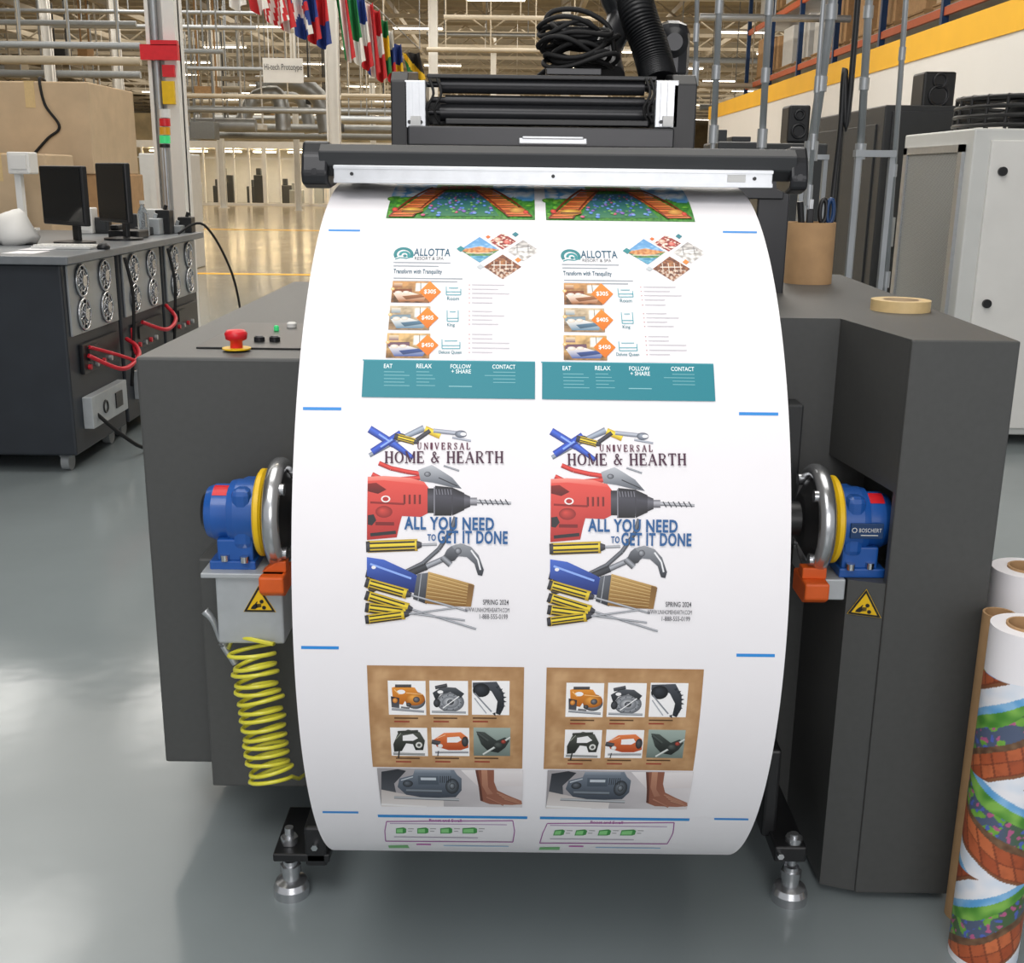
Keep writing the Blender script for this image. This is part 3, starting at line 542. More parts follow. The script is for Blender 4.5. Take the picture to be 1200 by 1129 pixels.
for (px,py,m) in ((304,398,'satin'),(322,398,'satin'),(324,386,'green'),(342,382,'white')):
    q=pZ(px,py,1.09); b=MB(); r=.006 if m=='green' else .012; b.lathe([(0,0),(r,0),(r,.009),(r*.7,.012),(0,.012)],(q.x,q.y,1.087),(0,0,1),18); b.build('push_button',M[m],cp)
# coil hose
pts=[];NT=15;n=NT*18
top=pY(300,752,2.1); bot=pY(322,905,2.12)
for k in range(n+1):
    t=k/n; a=2*math.pi*NT*t; c=top.lerp(bot,t); w=nz(t*9,0,2); w2=nz(t*14,3,5)
    R_=.042+.006*w2; tilt=.010+.010*w
    pts.append((c.x+R_*math.cos(a)+.006*w,c.y-.035+.034*math.sin(a),c.z+tilt*math.cos(a)-.008*math.sin(a)+.006*w2))
pts=[tuple(pY(268,760,2.10)),tuple(pY(274,745,2.09))]+pts+[tuple(pY(350,913,2.14)),tuple(pY(362,905,2.2))]
b=MB(); b.tube(pts,.0043,8); tag(b.build('coiled_air_hose',M['hose']),'yellow coiled air hose hanging below the left blue chuck','hose')
# ======= roller unit on top
Y0=2.5
un=thing('web_roller_unit','black unit of two horizontal rollers between aluminium blocks above the guide bar','roller unit',(.07,2.62,1.5))
b=MB(); b.pbox(478,149,790,172,2.47,2.72,.003); b.build('base_beam',M['satin'],un)
b=MB(); b.pbox(608,162,688,169,2.462,2.471,.002); b.pbox(612,160,684,163,2.455,2.466,.002); b.build('metal_handle',M['alu'],un)
for x0_,x1_ in ((458,478),(788,816)):
    b=MB(); a=pY(x0_,130,Y0).x; c=pY(x1_,130,Y0).x; zb=1.5; zt=pY(600,84,Y0).z
    b.prism([(a,Y0,zb),(a,Y0,zt-.02),(a,Y0+.03,zt),(a,2.78,zt+.02),(a,2.78,zb)],(c-a,0,0),.003); b.build('side_frame',M['black'],un)
for x0_,x1_ in ((474,499),(768,795)):
    b=MB(); b.pbox(x0_,94,x1_,150,2.5,2.6,.002); 
    for k in range(2): b.pbox(x0_+6+k*8,96,x0_+9+k*8,148,2.496,2.501)
    ab=b.build('aluminium_block',M['alu'],un)
    q=pY((x0_+x1_)/2,143,2.495)
    for dx in (-.012,.012):
        b=MB(); b.lathe([(0,0),(.004,0),(.004,.006),(0,.006)],(q.x+dx,2.5,q.z),(0,-1,0),8); b.build('block_screw',M['black'],ab)
for k,(py,rr) in enumerate(((99,.018),(117,.010),(132,.018))):
    q0=pY(516 if k!=1 else 522,py,2.55); q1=pY(755,py,2.55); b=MB()
    q1.z=q0.z; b.lathe([(0,-.03),(.006,-.03),(.006,0),(rr,0),(rr,(q1-q0).length),(.006,(q1-q0).length),(.006,(q1-q0).length+.03),(0,(q1-q0).length+.03)],q0,q1-q0,24); b.build('roller',M['satin'],un)
b=MB(); b.pbox(500,88,770,93,2.52,2.7,.002); b.pbox(500,120,770,148,2.62,2.72,.002); b.pbox(522,140,760,147,2.5,2.56,.002); b.build('cover_plate',M['black'],un)
for i,x in enumerate((503,512,757,762)):
    b=MB(); b.tube(curve([pY(x,92,2.52),pY(x+5,110,2.5),pY(x-3,128,2.5),pY(x+3,145,2.51)],5),.003,6); b.build('sensor_cable',M['rubber'],un)
for x in (487,783):
    b=MB(); b.pbox(x-6,136,x+6,148,2.49,2.5); b.build('small_sticker',M['lgrey'],un)
b=MB(); cp_=curve([pY(772,96,2.66),pY(768,78,2.68),pY(760,50,2.7),pY(749,20,2.72),pY(742,-20,2.76),pY(738,-150,2.8)],26)
b.tube(cp_,lambda i:.036+.007*math.sin(i*math.pi/1.5),20); tag(b.build('ribbed_duct',M['black']),'thick black ribbed duct rising from the roller unit','duct')
b=MB(); cp_=curve([pY(716,92,2.8),pY(712,60,2.86),pY(728,20,2.9),pY(716,-20,2.9),pY(712,-120,2.9)],10); b.tube(cp_,.034,14); tag(b.build('smooth_pipe',M['satin']),'smooth dark pipe standing just left of the ribbed duct','pipe')
cc=thing('cable_coil','tangled coil of black cable lying on top of the roller unit','cable',tuple(pY(670,78,2.7)))
rc=random.Random(5)
for k in range(11):
    c=pY(672+rc.uniform(-10,10),78-k*4.8,2.72+rc.uniform(-.02,.03)); pts=[]
    ph=rc.random()*6; rx=.06+.025*rc.random(); tl=rc.uniform(-.25,.25)
    for j in range(28):
        a=2*math.pi*j/28; pts.append((c.x+rx*math.cos(a),c.y+.05*math.sin(a),c.z+.012*math.sin(2*a+ph)+tl*rx*math.cos(a)))
    b=MB(); b.tube(pts,.0055,6,True); b.build('cable_loop',M['rubber'],cc)
b=MB(); b.pbox(640,80,705,88,2.62,2.8,.002); b.pbox(648,30,702,48,2.68,2.8,.01); b.build('coil_bracket',M['satin'],cc)
b=MB(); pts=curve([pY(636,40,2.75),pY(645,15,2.75),pY(680,12,2.75),pY(712,30,2.75),pY(720,60,2.75)],8); b.tube(pts,.006,6); tag(b.build('loose_cable',M['rubber']),'thick black cable arching over the coil of cable','cable')
b=MB(); b.pbox(768,22,810,100,2.86,2.96,.03); a=pY(789,50,2.86); b.lathe([(.03,0),(.034,.01),(.02,.02),(0,.02)],a,(0,-1,0),24); bl=b.build('blower_housing',M['satin']); tag(bl,'rounded black blower casing right of the ribbed duct','blower')
# ======= things on the machine
q=pZ(1060,364,1.17)
tp=thing('tape_roll','tan roll of masking tape lying flat on right housing','tape roll',(q.x-.01,q.y,1.17)); b=MB(); b.lathe([(.042,0),(.064,0),(.064,.024),(.042,.024)],(q.x-.01,q.y,1.17),(0,0,1),44); b.build('tape',M['tape'],tp)
b=MB(); b.lathe([(.042,.024),(.038,.024),(.038,0),(.042,0)],(q.x-.01,q.y,1.17),(0,0,1),44); b.build('tape_core',M['card2'],tp)
b=MB(); q=Vector((.815,3.2,1.17)); b.lathe([(0,.002),(.058,.002),(.058,.165),(.065,.165),(.065,0),(0,0)],q,(0,0,1),40); tag(b.build('cardboard_tube',M['card']),'upright cardboard tube used as pen holder on right housing','tube')
sc=thing('scissors','scissors with dark handle loops standing in the cardboard tube','scissors',(q.x+.03,q.y,q.z+.01))
b=MB(); b.prism([(q.x+.01,q.y-.01,q.z+.02),(q.x+.03,q.y-.01,q.z+.02),(q.x+.038,q.y-.01,q.z+.17),(q.x+.028,q.y-.01,q.z+.17)],(0,.003,0)); b.build('blade',M['chrome'],sc)
for dx,m in ((.026,'black'),(.046,'blued')):
    b=MB(); 
    b.tube([(q.x+dx+.010*math.cos(t)*(.9),q.y-.008,q.z+.195+.032*math.sin(t)) for t in [2*math.pi*k/20 for k in range(20)]],.006,8,True); b.build('handle_loop',M[m],sc)
mk=thing('marker_pen','black marker pen leaning in the cardboard tube','pen',(q.x-.03,q.y,q.z+.01))
b=MB(); b.cyl((q.x-.01,q.y-.02,q.z+.01),(q.x-.036,q.y-.03,q.z+.16),.007); b.build('barrel',M['black'],mk); b=MB(); b.cyl((q.x-.036,q.y-.03,q.z+.16),(q.x-.045,q.y-.034,q.z+.22),.009); b.build('cap',M['black'],mk)
kn=thing('utility_knife','dark utility knife standing in the cardboard tube beside the scissors','knife',(q.x,q.y+.02,q.z+.01))
b=MB(); b.box(q.x-.01,q.x+.01,q.y+.02,q.y+.03,q.z+.01,q.z+.2,.003); b.build('handle',M['satin'],kn); b=MB(); b.box(q.x-.004,q.x+.006,q.y+.022,q.y+.026,q.z+.2,q.z+.225); b.build('blade',M['alu'],kn)
# ======= rolls on the floor at right
def proll(cx,cy,r,h,ri,label,printed):
    t=thing('paper_roll',label,'paper roll',(cx,cy,0)); b=MB()
    b.lathe([(r,0),(r,h),(ri,h),(ri,h-.12)],(cx,cy,0),(0,0,1),96); b.build('wound_paper',M['paper'],t)
    b=MB(); b.lathe([(ri-.004,0),(ri,0),(ri,h+.004),(ri-.004,h+.004),(ri-.004,0)],(cx,cy,0),(0,0,1),36); b.build('cardboard_core',M['card'],t)
    if printed:
        b=MB(color=True); N=192; Mz=300; z0,z1=.015,h-.09; Lc=2*math.pi*r
        def cf(u,v):
            X=u*Lc; Z=v*(z1-z0); n=nz(X*14,Z*14,1); n2=nz(X*80,Z*80,4); n3=nz(X*40,Z*40,9)
            per=.20; sl=.5 if math.floor((Z+.02)/per)%2 else -.6
            f=((Z+(X-.27)*sl+.012*n)/per)%1
            if f<.30:
                bx=(X+Z*.3)/.028; bz=f/.30*2.0; e=min(bx%1,1-bx%1)
                c=mix('d8794a','ac5230',.5+nz(math.floor(bx)*3.7,math.floor(bz)*2.3,2)*1.6)
                return mix(c,'6a3422',.7 if (e<.07 or (bz%1)<.1) else .1+.3*max(0,n2))
            if f<.38: return mix('5e4432','7f6248',.5+n2)
            if f<.58:
                c=mix('4a6a3c','54607a',.5+n*2.4)
                if n3>.2: c=mix('5f9f3c','86b84c',.5+n2)
                if n2>.36: c=hx('b8608a')
                if n2<-.36: c=hx('5468b8')
                return c
            if f<.70+.05*n: return mix('86bc54','4c8c34',.5+n3*1.4)
            if f<.78+.06*n: return mix('8cc0e8','5fa4da',.5+n3*1.6)
            if f<.97: return mix('f2f3f8','dfe9f5',.4+n3*1.4)
            return hx('8a5a3c')
        V=[[b.v((cx+(r+.0008)*math.cos(2*math.pi*i/N),cy+(r+.0008)*math.sin(2*math.pi*i/N),z0+(z1-z0)*j/Mz)) for j in range(Mz+1)] for i in range(N)]
        Cc=[[lin(cf(i/N,j/Mz)) for j in range(Mz+1)] for i in range(N+1)]
        for i in range(int(N*.45),N):
            for j in range(Mz):
                b.f([V[i][j],V[(i+1)%N][j],V[(i+1)%N][j+1],V[i][j+1]],True,cs=[Cc[i][j],Cc[i+1][j],Cc[i+1][j+1],Cc[i][j+1]])
        bmesh.ops.delete(b.bm,geom=[v for v in b.bm.verts if not v.link_faces],context='VERTS')
        b.build('printed_artwork',M['vprint'],t)
    return t
proll(.922,1.89,.062,.685,.036,'upright paper roll printed with garden picture, nearest beside right housing',True)
proll(1.035,2.16,.066,.70,.036,'plain white upright paper roll behind the printed one',False)
b=MB(); b.lathe([(.026,0),(.030,0),(.030,.66),(.026,.66),(.026,0)],(.927,2.016,0),(0,0,1),32); tag(b.build('cardboard_core',M['card']),'narrow empty cardboard core standing between the floor rolls','cardboard core')

# =============== SETTING =================
b=MB(); b.box(-32,34,-4,118,-.05,0); fl=struct(b.build('floor',M['grey']))
m=bpy.data.materials.new('epoxy_floor'); m.use_nodes=True; nt=m.node_tree; B=nt.nodes['Principled BSDF']; fl.data.materials[0]=m
N_=nt.nodes.new; g=N_('ShaderNodeNewGeometry'); sp=N_('ShaderNodeSeparateXYZ'); nt.links.new(g.outputs['Position'],sp.inputs[0])
mr=N_('ShaderNodeMapRange'); mr.inputs[1].default_value=9; mr.inputs[2].default_value=20; nt.links.new(sp.outputs['Y'],mr.inputs[0])
mx=N_('ShaderNodeMix'); mx.data_type='RGBA'; mx.inputs[6].default_value=lin('#858e90'); mx.inputs[7].default_value=lin('#a08a62'); nt.links.new(mr.outputs[0],mx.inputs[0])
n1=N_('ShaderNodeTexNoise'); n1.inputs['Scale'].default_value=1.6; n1.inputs['Detail'].default_value=6; nt.links.new(g.outputs['Position'],n1.inputs['Vector'])
m2=N_('ShaderNodeMix'); m2.data_type='RGBA'; m2.blend_type='MULTIPLY'; m2.inputs[0].default_value=.25; nt.links.new(mx.outputs[2],m2.inputs[6]); 
cr_=N_('ShaderNodeValToRGB'); cr_.color_ramp.elements[0].position=.3; cr_.color_ramp.elements[0].color=(.7,.7,.7,1); cr_.color_ramp.elements[1].position=.65; nt.links.new(n1.outputs['Fac'],cr_.inputs[0]); nt.links.new(cr_.outputs[0],m2.inputs[7]); nt.links.new(m2.outputs[2],B.inputs['Base Color'])
mr2=N_('ShaderNodeMapRange'); mr2.inputs[3].default_value=.09; mr2.inputs[4].default_value=.2; nt.links.new(n1.outputs['Fac'],mr2.inputs[0]); nt.links.new(mr2.outputs[0],B.inputs['Roughness'])
n3=N_('ShaderNodeTexNoise'); n3.inputs['Scale'].default_value=3; n3.inputs['Detail'].default_value=3; nt.links.new(g.outputs['Position'],n3.inputs['Vector']); bp=N_('ShaderNodeBump'); bp.inputs['Strength'].default_value=.12; bp.inputs['Distance'].default_value=.02; nt.links.new(n3.outputs['Fac'],bp.inputs['Height']); nt.links.new(bp.outputs['Normal'],B.inputs['Normal'])
b=MB(); b.box(-32,34,-4,118,7.2,7.3); struct(b.build('ceiling',M['ceil']))
b=MB(); b.box(-32.2,-32,-4,118,0,7.2); struct(b.build('wall_left',M['wallw']))
b=MB(); b.box(-32,34,118,118.2,0,7.2); struct(b.build('wall_back',M['beige']))
b=MB(); b.box(34,34.2,-4,118,0,7.2); struct(b.build('wall_far_right',M['beige']))
b=MB(); b.box(5,5.15,4,31,0,2.90); struct(b.build('wall_right',M['wallw']))
b=MB(); b.box(4.985,5.16,4,31,2.90,3.22); struct(b.build('trim_1',M['stripe']))
b=MB(); b.box(-12,-1,16.8,17.0,0,.003); b.box(-12,4,30,30.3,0,.003); struct(b.build('trim_2',M['stripe']))
def truss(Y):
    b=MB(); 
    for z in (6.25,7.05): b.box(-31.9,33.9,Y-.07,Y+.07,z-.06,z+.06)
    x=-31
    while x<33:
        b.tube([(x,Y,6.3),(x+1,Y,7.0),(x+2,Y,6.3)],.04,4); x+=2
    return b
t0=truss(34).build('ceiling_truss',M['truss']); tag(t0,'cream steel roof truss spanning the ceiling deck','truss','roof trusses under the ceiling')
L0=t0.location.copy()
for k in range(1,19): dup(t0,(L0.x,L0.y+4.3*k,L0.z))
for k,x in enumerate(range(-28,32,3)):
    b=MB(); b.box(x-.07,x+.07,30,117,6.42,6.6)
    tag(b.build('ceiling_purlin',M['truss']),'long cream roof purlin running away under the ceiling','purlin','roof purlins under the ceiling')
lt=thing('ceiling_light','white rectangular ceiling light hanging below the roof trusses','ceiling light',(0,0,0),'ceiling lights in rows')
b=MB(); b.box(-.8,.8,-.16,.16,.02,.1); b.cyl((-.6,0,.1),(-.6,0,1.24),.01,seg=5); b.cyl((.6,0,.1),(.6,0,1.24),.01,seg=5); b.build('fixture',M['white'],lt)
b=MB(); b.box(-.78,.78,-.15,.15,0,.02); b.build('diffuser',M['lamp'],lt)
first=True
for j in range(16):
    for i in range(-4,5):
        Y=7+j*6.4; X=i*5.2-.6+(j%2)*2.6
        if abs(X)>Y*.5+1.5 or (X>4.5 and Y<35): continue
        if first: lt.location=(X,Y,5.95); first=False
        else: dup(lt,(X,Y,5.95))
spec=[(215,112,460,118,31,.06),(215,128,460,131,34,.09),(0,52,165,60,18,.05),(0,70,165,74,20,.07),(60,30,300,22,26,.05),(215,158,460,160,45,.12),(400,112,460,100,29,.05),(225,146,300,146,36,.2),(0,26,160,34,22,.05),(250,92,500,96,37,.07),(400,140,460,128,30.5,.1),(0,86,165,90,26.5,.08),(500,58,650,60,30,.06),(820,20,1000,-20,20.5,.06),(780,70,900,66,35,.08),(520,20,700,30,27,.05),(0,12,300,6,24,.04),(220,80,310,84,30.6,.05),(215,104,300,100,40,.1),(300,150,460,150,42,.15),(215,60,262,66,21,.04),(820,100,940,104,32,.07),(500,40,640,34,36,.06),(820,126,900,130,38,.1),(230,120,460,108,44,.1),(230,138,460,140,47,.12)]
for k,(x0,y0,x1,y1,Y,r) in enumerate(spec):
    a=pY(x0,y0,Y); c=pY(x1,y1,Y); c.z=a.z; b=MB(); b.cyl(a,c,r,seg=8)
    for t in (.15,.5,.85):
        q=a.lerp(c,t); b.cyl(q,(q.x,q.y,7.2),.015,seg=4)
    tag(b.build('overhead_pipe',M[['truss','steel','grey'][k%3]]),'long horizontal overhead pipe hung from the ceiling on rods','pipe','overhead pipes in the hall')
def duct(pts,Y,r,l):
    b=MB(); c=curve([pY(x,y,Y) for x,y in pts],8); b.tube(c,lambda i:r*(1.06 if i%4==0 else 1),14)
    t=c[len(c)//2]; b.cyl(t,(t.x,Y,7.2),.02,seg=5); tag(b.build('air_duct',M['steel']),l,'duct')
duct([(282,152),(290,128),(302,114),(322,110),(330,124),(332,154)],38,.24,'silver bent ventilation duct left of the hall centre, lowest of the three')
duct([(302,100),(340,96),(364,106),(378,124),(384,156)],40,.3,'silver ventilation duct curving down at right behind the bent one')
duct([(318,116),(340,112),(356,122),(364,156)],43,.22,'small silver ventilation duct between the two larger ones')
rb=random.Random(11)
for k in range(34):
    px=rb.uniform(222,458) if k<24 else rb.uniform(0,165); Y=rb.uniform(34,60); py=rb.uniform(100,160) if k<24 else rb.uniform(60,110)
    a=pY(px,py,Y); b=MB(); w=rb.uniform(.15,.5); h=rb.uniform(.15,.6); b.box(a.x-w,a.x+w,Y,Y+.6,a.z-h/2,a.z+h/2,.02); b.cyl((a.x-w*.8,Y+.3,a.z),(a.x-w*.8,Y+.3,7.2),.03,seg=5); b.cyl((a.x+w*.8,Y+.3,a.z),(a.x+w*.8,Y+.3,7.2),.03,seg=5)
    tag(b.build('ceiling_hung_unit',M[rb.choice(['steel','dark','grey','white','truss','card'])]),'box shaped unit hung on two rods from the hall ceiling','ceiling unit','ceiling hung units in the hall')
# glass rooms
gr=thing('glass_walled_room','long row of glass walled rooms with white frames at the end of the floor','room',(-9,52,0))
b=MB(); Yg=52; a=pY(150,200,Yg).x; c=pY(470,200,Yg).x
b.box(a,c,Yg,Yg+6,2.45,2.75); b.box(a,c,Yg,Yg+.1,0,.12); b.box(a,c,Yg,Yg+.08,2.0,2.06); b.build('room_frame',M['white'],gr)
k=a; i=0
while k<c+.1:
    b=MB(); w=.09 if i%3==0 else .035; b.box(k-w,k+w,Yg-.05,Yg+.1,.1,2.5); b.build('post',M['white'],gr); k+=(c-a)/18; i+=1
b=MB(); b.box(a,c,Yg+5.9,Yg+6,0,2.45); b.build('room_wall',M['white'],gr)
for k in range(8):
    b=MB(); b.box(a+.7+k*1.55,a+1.6+k*1.55,Yg+1,Yg+1.6,2.3,2.36); b.build('room_glow_panel',M['roomglow'],gr)  # glowing panels added to make the room interiors bright
rb=random.Random(4)
for k in range(16):
    b=MB(); x=a+.4+k*.8; hgt=rb.uniform(.6,1.5); yy=Yg+1.5+2*(k%2); b.box(x,x+rb.uniform(.35,.7),yy,yy+.7,0,hgt,.03); b.box(x+.1,x+.3,yy+.1,yy+.4,hgt,hgt+.3,.02)
    tag(b.build('workshop_cabinet',M[rb.choice(['lgrey','card2','dark','grey','white'])]),'low workshop cabinet standing inside the glass walled rooms','cabinet','cabinets inside the glass rooms')
b=MB(); b.pbox(120,134,470,169,58.5,60,z0=0); tag(b.build('mezzanine_wall',M['beige']),'beige upper wall above the glass walled rooms','wall panel')
def column(px,w,Y,label,mt='white'):
    b=MB(); x=pY(px,100,Y).x; r=w/1331*Y/2; b.box(x-r,x+r,Y-r*.2,Y+r*.2,0,7.2); b.box(x-r,x-r*.75,Y-r,Y+r,0,7.2); b.box(x+r*.75,x+r,Y-r,Y+r,0,7.2); b.box(x-r*1.5,x+r*1.5,Y-r*1.5,Y+r*1.5,0,.03)
    return tag(b.build('steel_column',M[mt]),label,'column')
column(390,14,24,'white steel column rising left of the roller unit'); column(508,10,33,'thin white column above the roller unit'); column(662,9,41,'thin distant white column behind the cable coil'); column(255,7,48,'narrow distant column in front of glass rooms'); column(345,6,46,'narrow distant column below the silver ducts'); column(140,8,30,'distant column behind the cardboard stack'); column(60,9,26,'distant column at far left above the cardboard stack'); column(436,6,47,'slim distant column just left of the roller unit'); column(578,6,50,'slim distant column over the middle of the roller unit')
x=pY(198,120,10).x
wc=thing('safety_column','white steel column with red band standing behind the workbench','column',(x,10,0))
b=MB(); b.box(x-.12,x+.12,9.98,10.02,0,7.2); b.box(x-.12,x-.09,9.88,10.12,0,7.2); b.box(x+.02,x+.12,9.88,10.12,0,7.2); b.box(x-.16,x+.16,9.83,10.17,0,.02); b.build('shaft',M['white'],wc)
b=MB(); b.cyl((x-.05,9.9,0),(x-.05,9.9,7.2),.03,seg=12); b.build('riser_pipe',M['steel'],wc)
b=MB(); b.pbox(164,52,208,70,9.8,9.86); b.pbox(176,47,207,53,9.8,9.86); b.build('red_band',M['red'],wc)
b=MB(); b.pbox(190,95,204,122,9.84,9.88); b.build('yellow_notice',M['yellow'],wc)
b=MB(); b.pbox(190,76,204,90,9.84,9.88); b.build('red_notice',M['red'],wc)
sl=thing('signal_tower_light','small stacked signal lamp glowing green in front of the white column','signal light',(pY(193,180,9).x,9,0))
for k,(y0,y1,mm) in enumerate(((128,138,'white'),(139,148,'red'),(149,158,'amber'),(159,168,'green'),(169,173,'black'))):
    b=MB(); a=pY(193,y0,9); c=pY(193,y1,9); b.cyl((a.x,9,c.z),(a.x,9,a.z),.04,seg=16); b.build('lamp_segment',M[mm],sl)
b=MB(); a=pY(193,172,9); b.cyl((a.x,9,0),(a.x,9,a.z),.015,seg=10); b.build('pole',M['alu'],sl)
hs=thing('hanging_sign','white hanging sign board beside the flags','sign',tuple(pY(331,98,24)))
b=MB(); b.pbox(308,68,355,97,24,24.04); b.cyl(pY(315,68,24),(pY(315,68,24).x,24,7.2),.01,seg=5); b.cyl(pY(350,68,24),(pY(350,68,24).x,24,7.2),.01,seg=5); b.build('board',M['white'],hs)
q=pY(310,84,23.98); q2=pY(354,84,23.98); textpart('Hi-tech Prototype',q,(q2.x-q.x,0,0),(0,0,.15),'sign_lettering',M['black'],hs,.0)
# flags
def flag(x0,y0,x1,y1,Y,fn,label,skew=6):
    b=MB(color=True); a=pY(x0,y0,Y); c=pY(x1,y0,Y); d=pY(x0,y1,Y); n,m=20,20
    def P_(i,j):
        u=i/n; v=j/m; return (a.x+(c.x-a.x)*u+skew/1331*Y*v,Y+.12*math.sin(u*11+v*2),a.z+(d.z-a.z)*v-.08*math.sin(u*3.1)*v)
    V=[[b.v(P_(i,j)) for j in range(m+1)] for i in range(n+1)]
    for i in range(n):
        for j in range(m):
            b.c=lin(fn((i+.5)/n,(j+.5)/m)); b.f([V[i][j],V[i+1][j],V[i+1][j+1],V[i][j+1]],True)
    tag(b.build('hanging_flag',M['vflag']),label,'flag')
Rr,Ww,Bb,Gg,Yy,Kk=hx('c8262e'),hx('ecebe8'),hx('25408c'),hx('1f7f46'),hx('edc42a'),hx('1c1c1e')
def vs(*c): return lambda u,v:c[min(len(c)-1,int(u*len(c)))]
def hs_(*c): return lambda u,v:c[min(len(c)-1,int(v*len(c)))]
flag(262,-40,284,4,15,hs_(Rr,Rr,Ww),'red and white flag cut off at top, leftmost of the row',2)
flag(282,-36,306,8,15.3,vs(Rr,Ww),'red and white halved flag, second from left in row',6)
flag(296,-34,326,22,15.7,lambda u,v:Bb if u<.4 and v<.5 else (Rr if int((u+v*.4)*9)%2 else Ww),'flag with red and white stripes and blue corner',10)
flag(316,-30,336,30,16,vs(Rr,Ww,Rr),'red and white striped narrow flag beside the flag with the blue corner',8)
flag(332,-28,356,38,16.4,lambda u,v:Ww if abs(u-v)<.1 or abs(u+v-1)<.1 else (Rr if v>.45 and v<.6 else Bb),'blue flag crossed with white and red lines',8)
flag(350,-26,368,44,16.8,hs_(Bb,Bb,Rr),'dark blue flag with red lower edge',6)
flag(362,-24,382,50,17.2,hs_(Rr,Rr,Bb),'red flag with dark blue lower part',4)
flag(392,-12,406,66,18,vs(Gg,Ww,Rr),'green white and red vertical striped flag',8)
flag(403,-6,418,70,18.4,hs_(Gg,Gg,Ww),'green flag with white lower edge',8)
flag(412,-2,428,76,18.8,hs_(Bb,Ww,Rr),'flag with blue top, white middle and red bottom',8)
flag(422,4,438,84,19.2,vs(Bb,Ww,Rr),'blue white and red vertical striped flag',6)
flag(432,12,446,90,19.7,hs_(Rr,Ww,Rr),'red flag with white centre band',6)
flag(442,24,455,84,20.3,lambda u,v:Yy if abs(v-.5)<.2 else Gg,'green flag with yellow centre',3)
flag(449,36,461,92,20.8,hs_(Ww,Bb,Rr),'white flag with blue and red lower bands',3)
flag(458,52,471,94,21.3,lambda u,v:Bb if v<.5 else Yy,'flag with blue upper half and yellow lower half',2)
flag(472,62,492,92,22,lambda u,v:Kk if v<u*.9-.1 else (Yy if abs(v-u)<.25 else Gg),'black yellow and green flag, smallest at right end of row')
b=MB(); pts=[pY(255,-45,15),pY(345,-32,16.2),pY(400,-16,18),pY(440,8,19.8),pY(492,58,22)]; b.tube(pts,.012,5); b.cyl(pts[-1],(pts[-1].x,22,7.2),.01,seg=5); b.cyl(pts[0],(pts[0].x,15,7.2),.01,seg=5); tag(b.build('flag_line',M['steel']),'thin line from which the row of flags hangs','line')
# =============== LEFT BENCH
XB=-2.14
def rack(y0,label):
    t=thing('equipment_rack',label,'rack',(XB-.5,y0+.36,0)); y1=y0+.74
    b=MB(); b.box(XB-1.0,XB,y0,y1,.09,1.02,.01); b.build('body',M['rackblk'],t)
    b=MB(); b.box(XB,XB+.012,y0+.05,y1-.03,.67,1.01,.003); fp=b.build('fan_panel',M['steel'],t)
    for dy in (.21,.53):
        for z in (.762,.925):
            b=MB(); b.cyl((XB+.01,y0+dy,z),(XB+.014,y0+dy,z),.078,seg=28); fg=b.build('fan_opening',M['black'],fp)
            b=MB(); b.torus((XB+.02,y0+dy,z),(1,0,0),.076,.007,28,6); b.cyl((XB+.014,y0+dy,z),(XB+.034,y0+dy,z),.028,seg=16)
            for a in range(4): t_=math.pi*a/4+.3; c_,s_=math.cos(t_)*.074,math.sin(t_)*.074; b.cyl((XB+.02,y0+dy-c_,z-s_),(XB+.02,y0+dy+c_,z+s_),.005,seg=5)
            b.torus((XB+.021,y0+dy,z),(1,0,0),.05,.004,22,5); b.build('fan_grille',M['chromes'],fp)
    b=MB(); b.box(XB,XB+.02,y0+.14,y1-.08,.47,.62,.004); b.box(XB+.02,XB+.03,y0+.2,y0+.35,.53,.6); b.build('connector_panel',M['black'],t)
    for k in range(4):
        b=MB(); b.cyl((XB+.02,y0+.2+k*.1,.5),(XB+.035,y0+.2+k*.1,.5),.014,seg=10); b.build('socket',M[['redc','alu','redc','alu'][k]],t)
    b=MB(); b.box(XB,XB+.05,y0+.12,y1-.1,.20,.36,.004); pb=b.build('power_box',M['plate'],t)
    b=MB(); b.torus((XB+.052,y0+.3,.28),(1,0,0),.03,.006,14,5); b.build('power_socket',M['black'],pb)
    b=MB(); b.box(XB+.05,XB+.056,y0+.45,y0+.55,.24,.32); b.build('power_switch',M['black'],pb)
    for yy in (y0+.08,y1-.08):
        for xx in (XB-.08,XB-.92):
            b=MB(); b.cyl((xx-.02,yy,.045),(xx+.02,yy,.045),.045,seg=18); b.box(xx-.03,xx+.03,yy-.025,yy+.025,.07,.1); b.build('caster',M['grey'],t)
    return t
r0=rack(5.42,'nearest black equipment rack on casters with round silver fan grilles')
for (y,l) in ((6.2,'middle black equipment rack with round silver fan grilles'),(6.98,'farthest black equipment rack with round silver fan grilles')): dup(r0,(XB-.5,y+.36,0),l)
b=MB(); b.box(-5.2,XB-1.02,5.42,6.9,.0,1.02,.01); tag(b.build('bench_pedestal',M['rackblk']),'plain dark cabinet under the left end of the worktop','cabinet')
b=MB(); b.box(-5.2,XB+.06,5.36,7.75,1.02,1.06,.006); tag(b.build('worktop',mat('worktop_grey','#74787c',.35)),'dark grey worktop lying across the equipment racks','worktop')
def cable(pts,r,m,label,name='cable'):
    b=MB(); b.tube(curve(pts,8),r,6); return tag(b.build(name,M[m]),label,'cable')
cable([(XB+.03,5.6,.56),(XB+.14,5.75,.47),(XB+.16,5.95,.5),(XB+.1,6.12,.53),(XB+.02,6.2,.56)],.012,'redc','looped red cable between nearest and middle racks')
cable([(XB+.03,5.62,.6),(XB+.12,5.8,.53),(XB+.2,6.0,.45),(XB+.1,6.1,.5),(XB+.02,6.3,.6)],.01,'redc','second red cable hanging just above the looped red one')
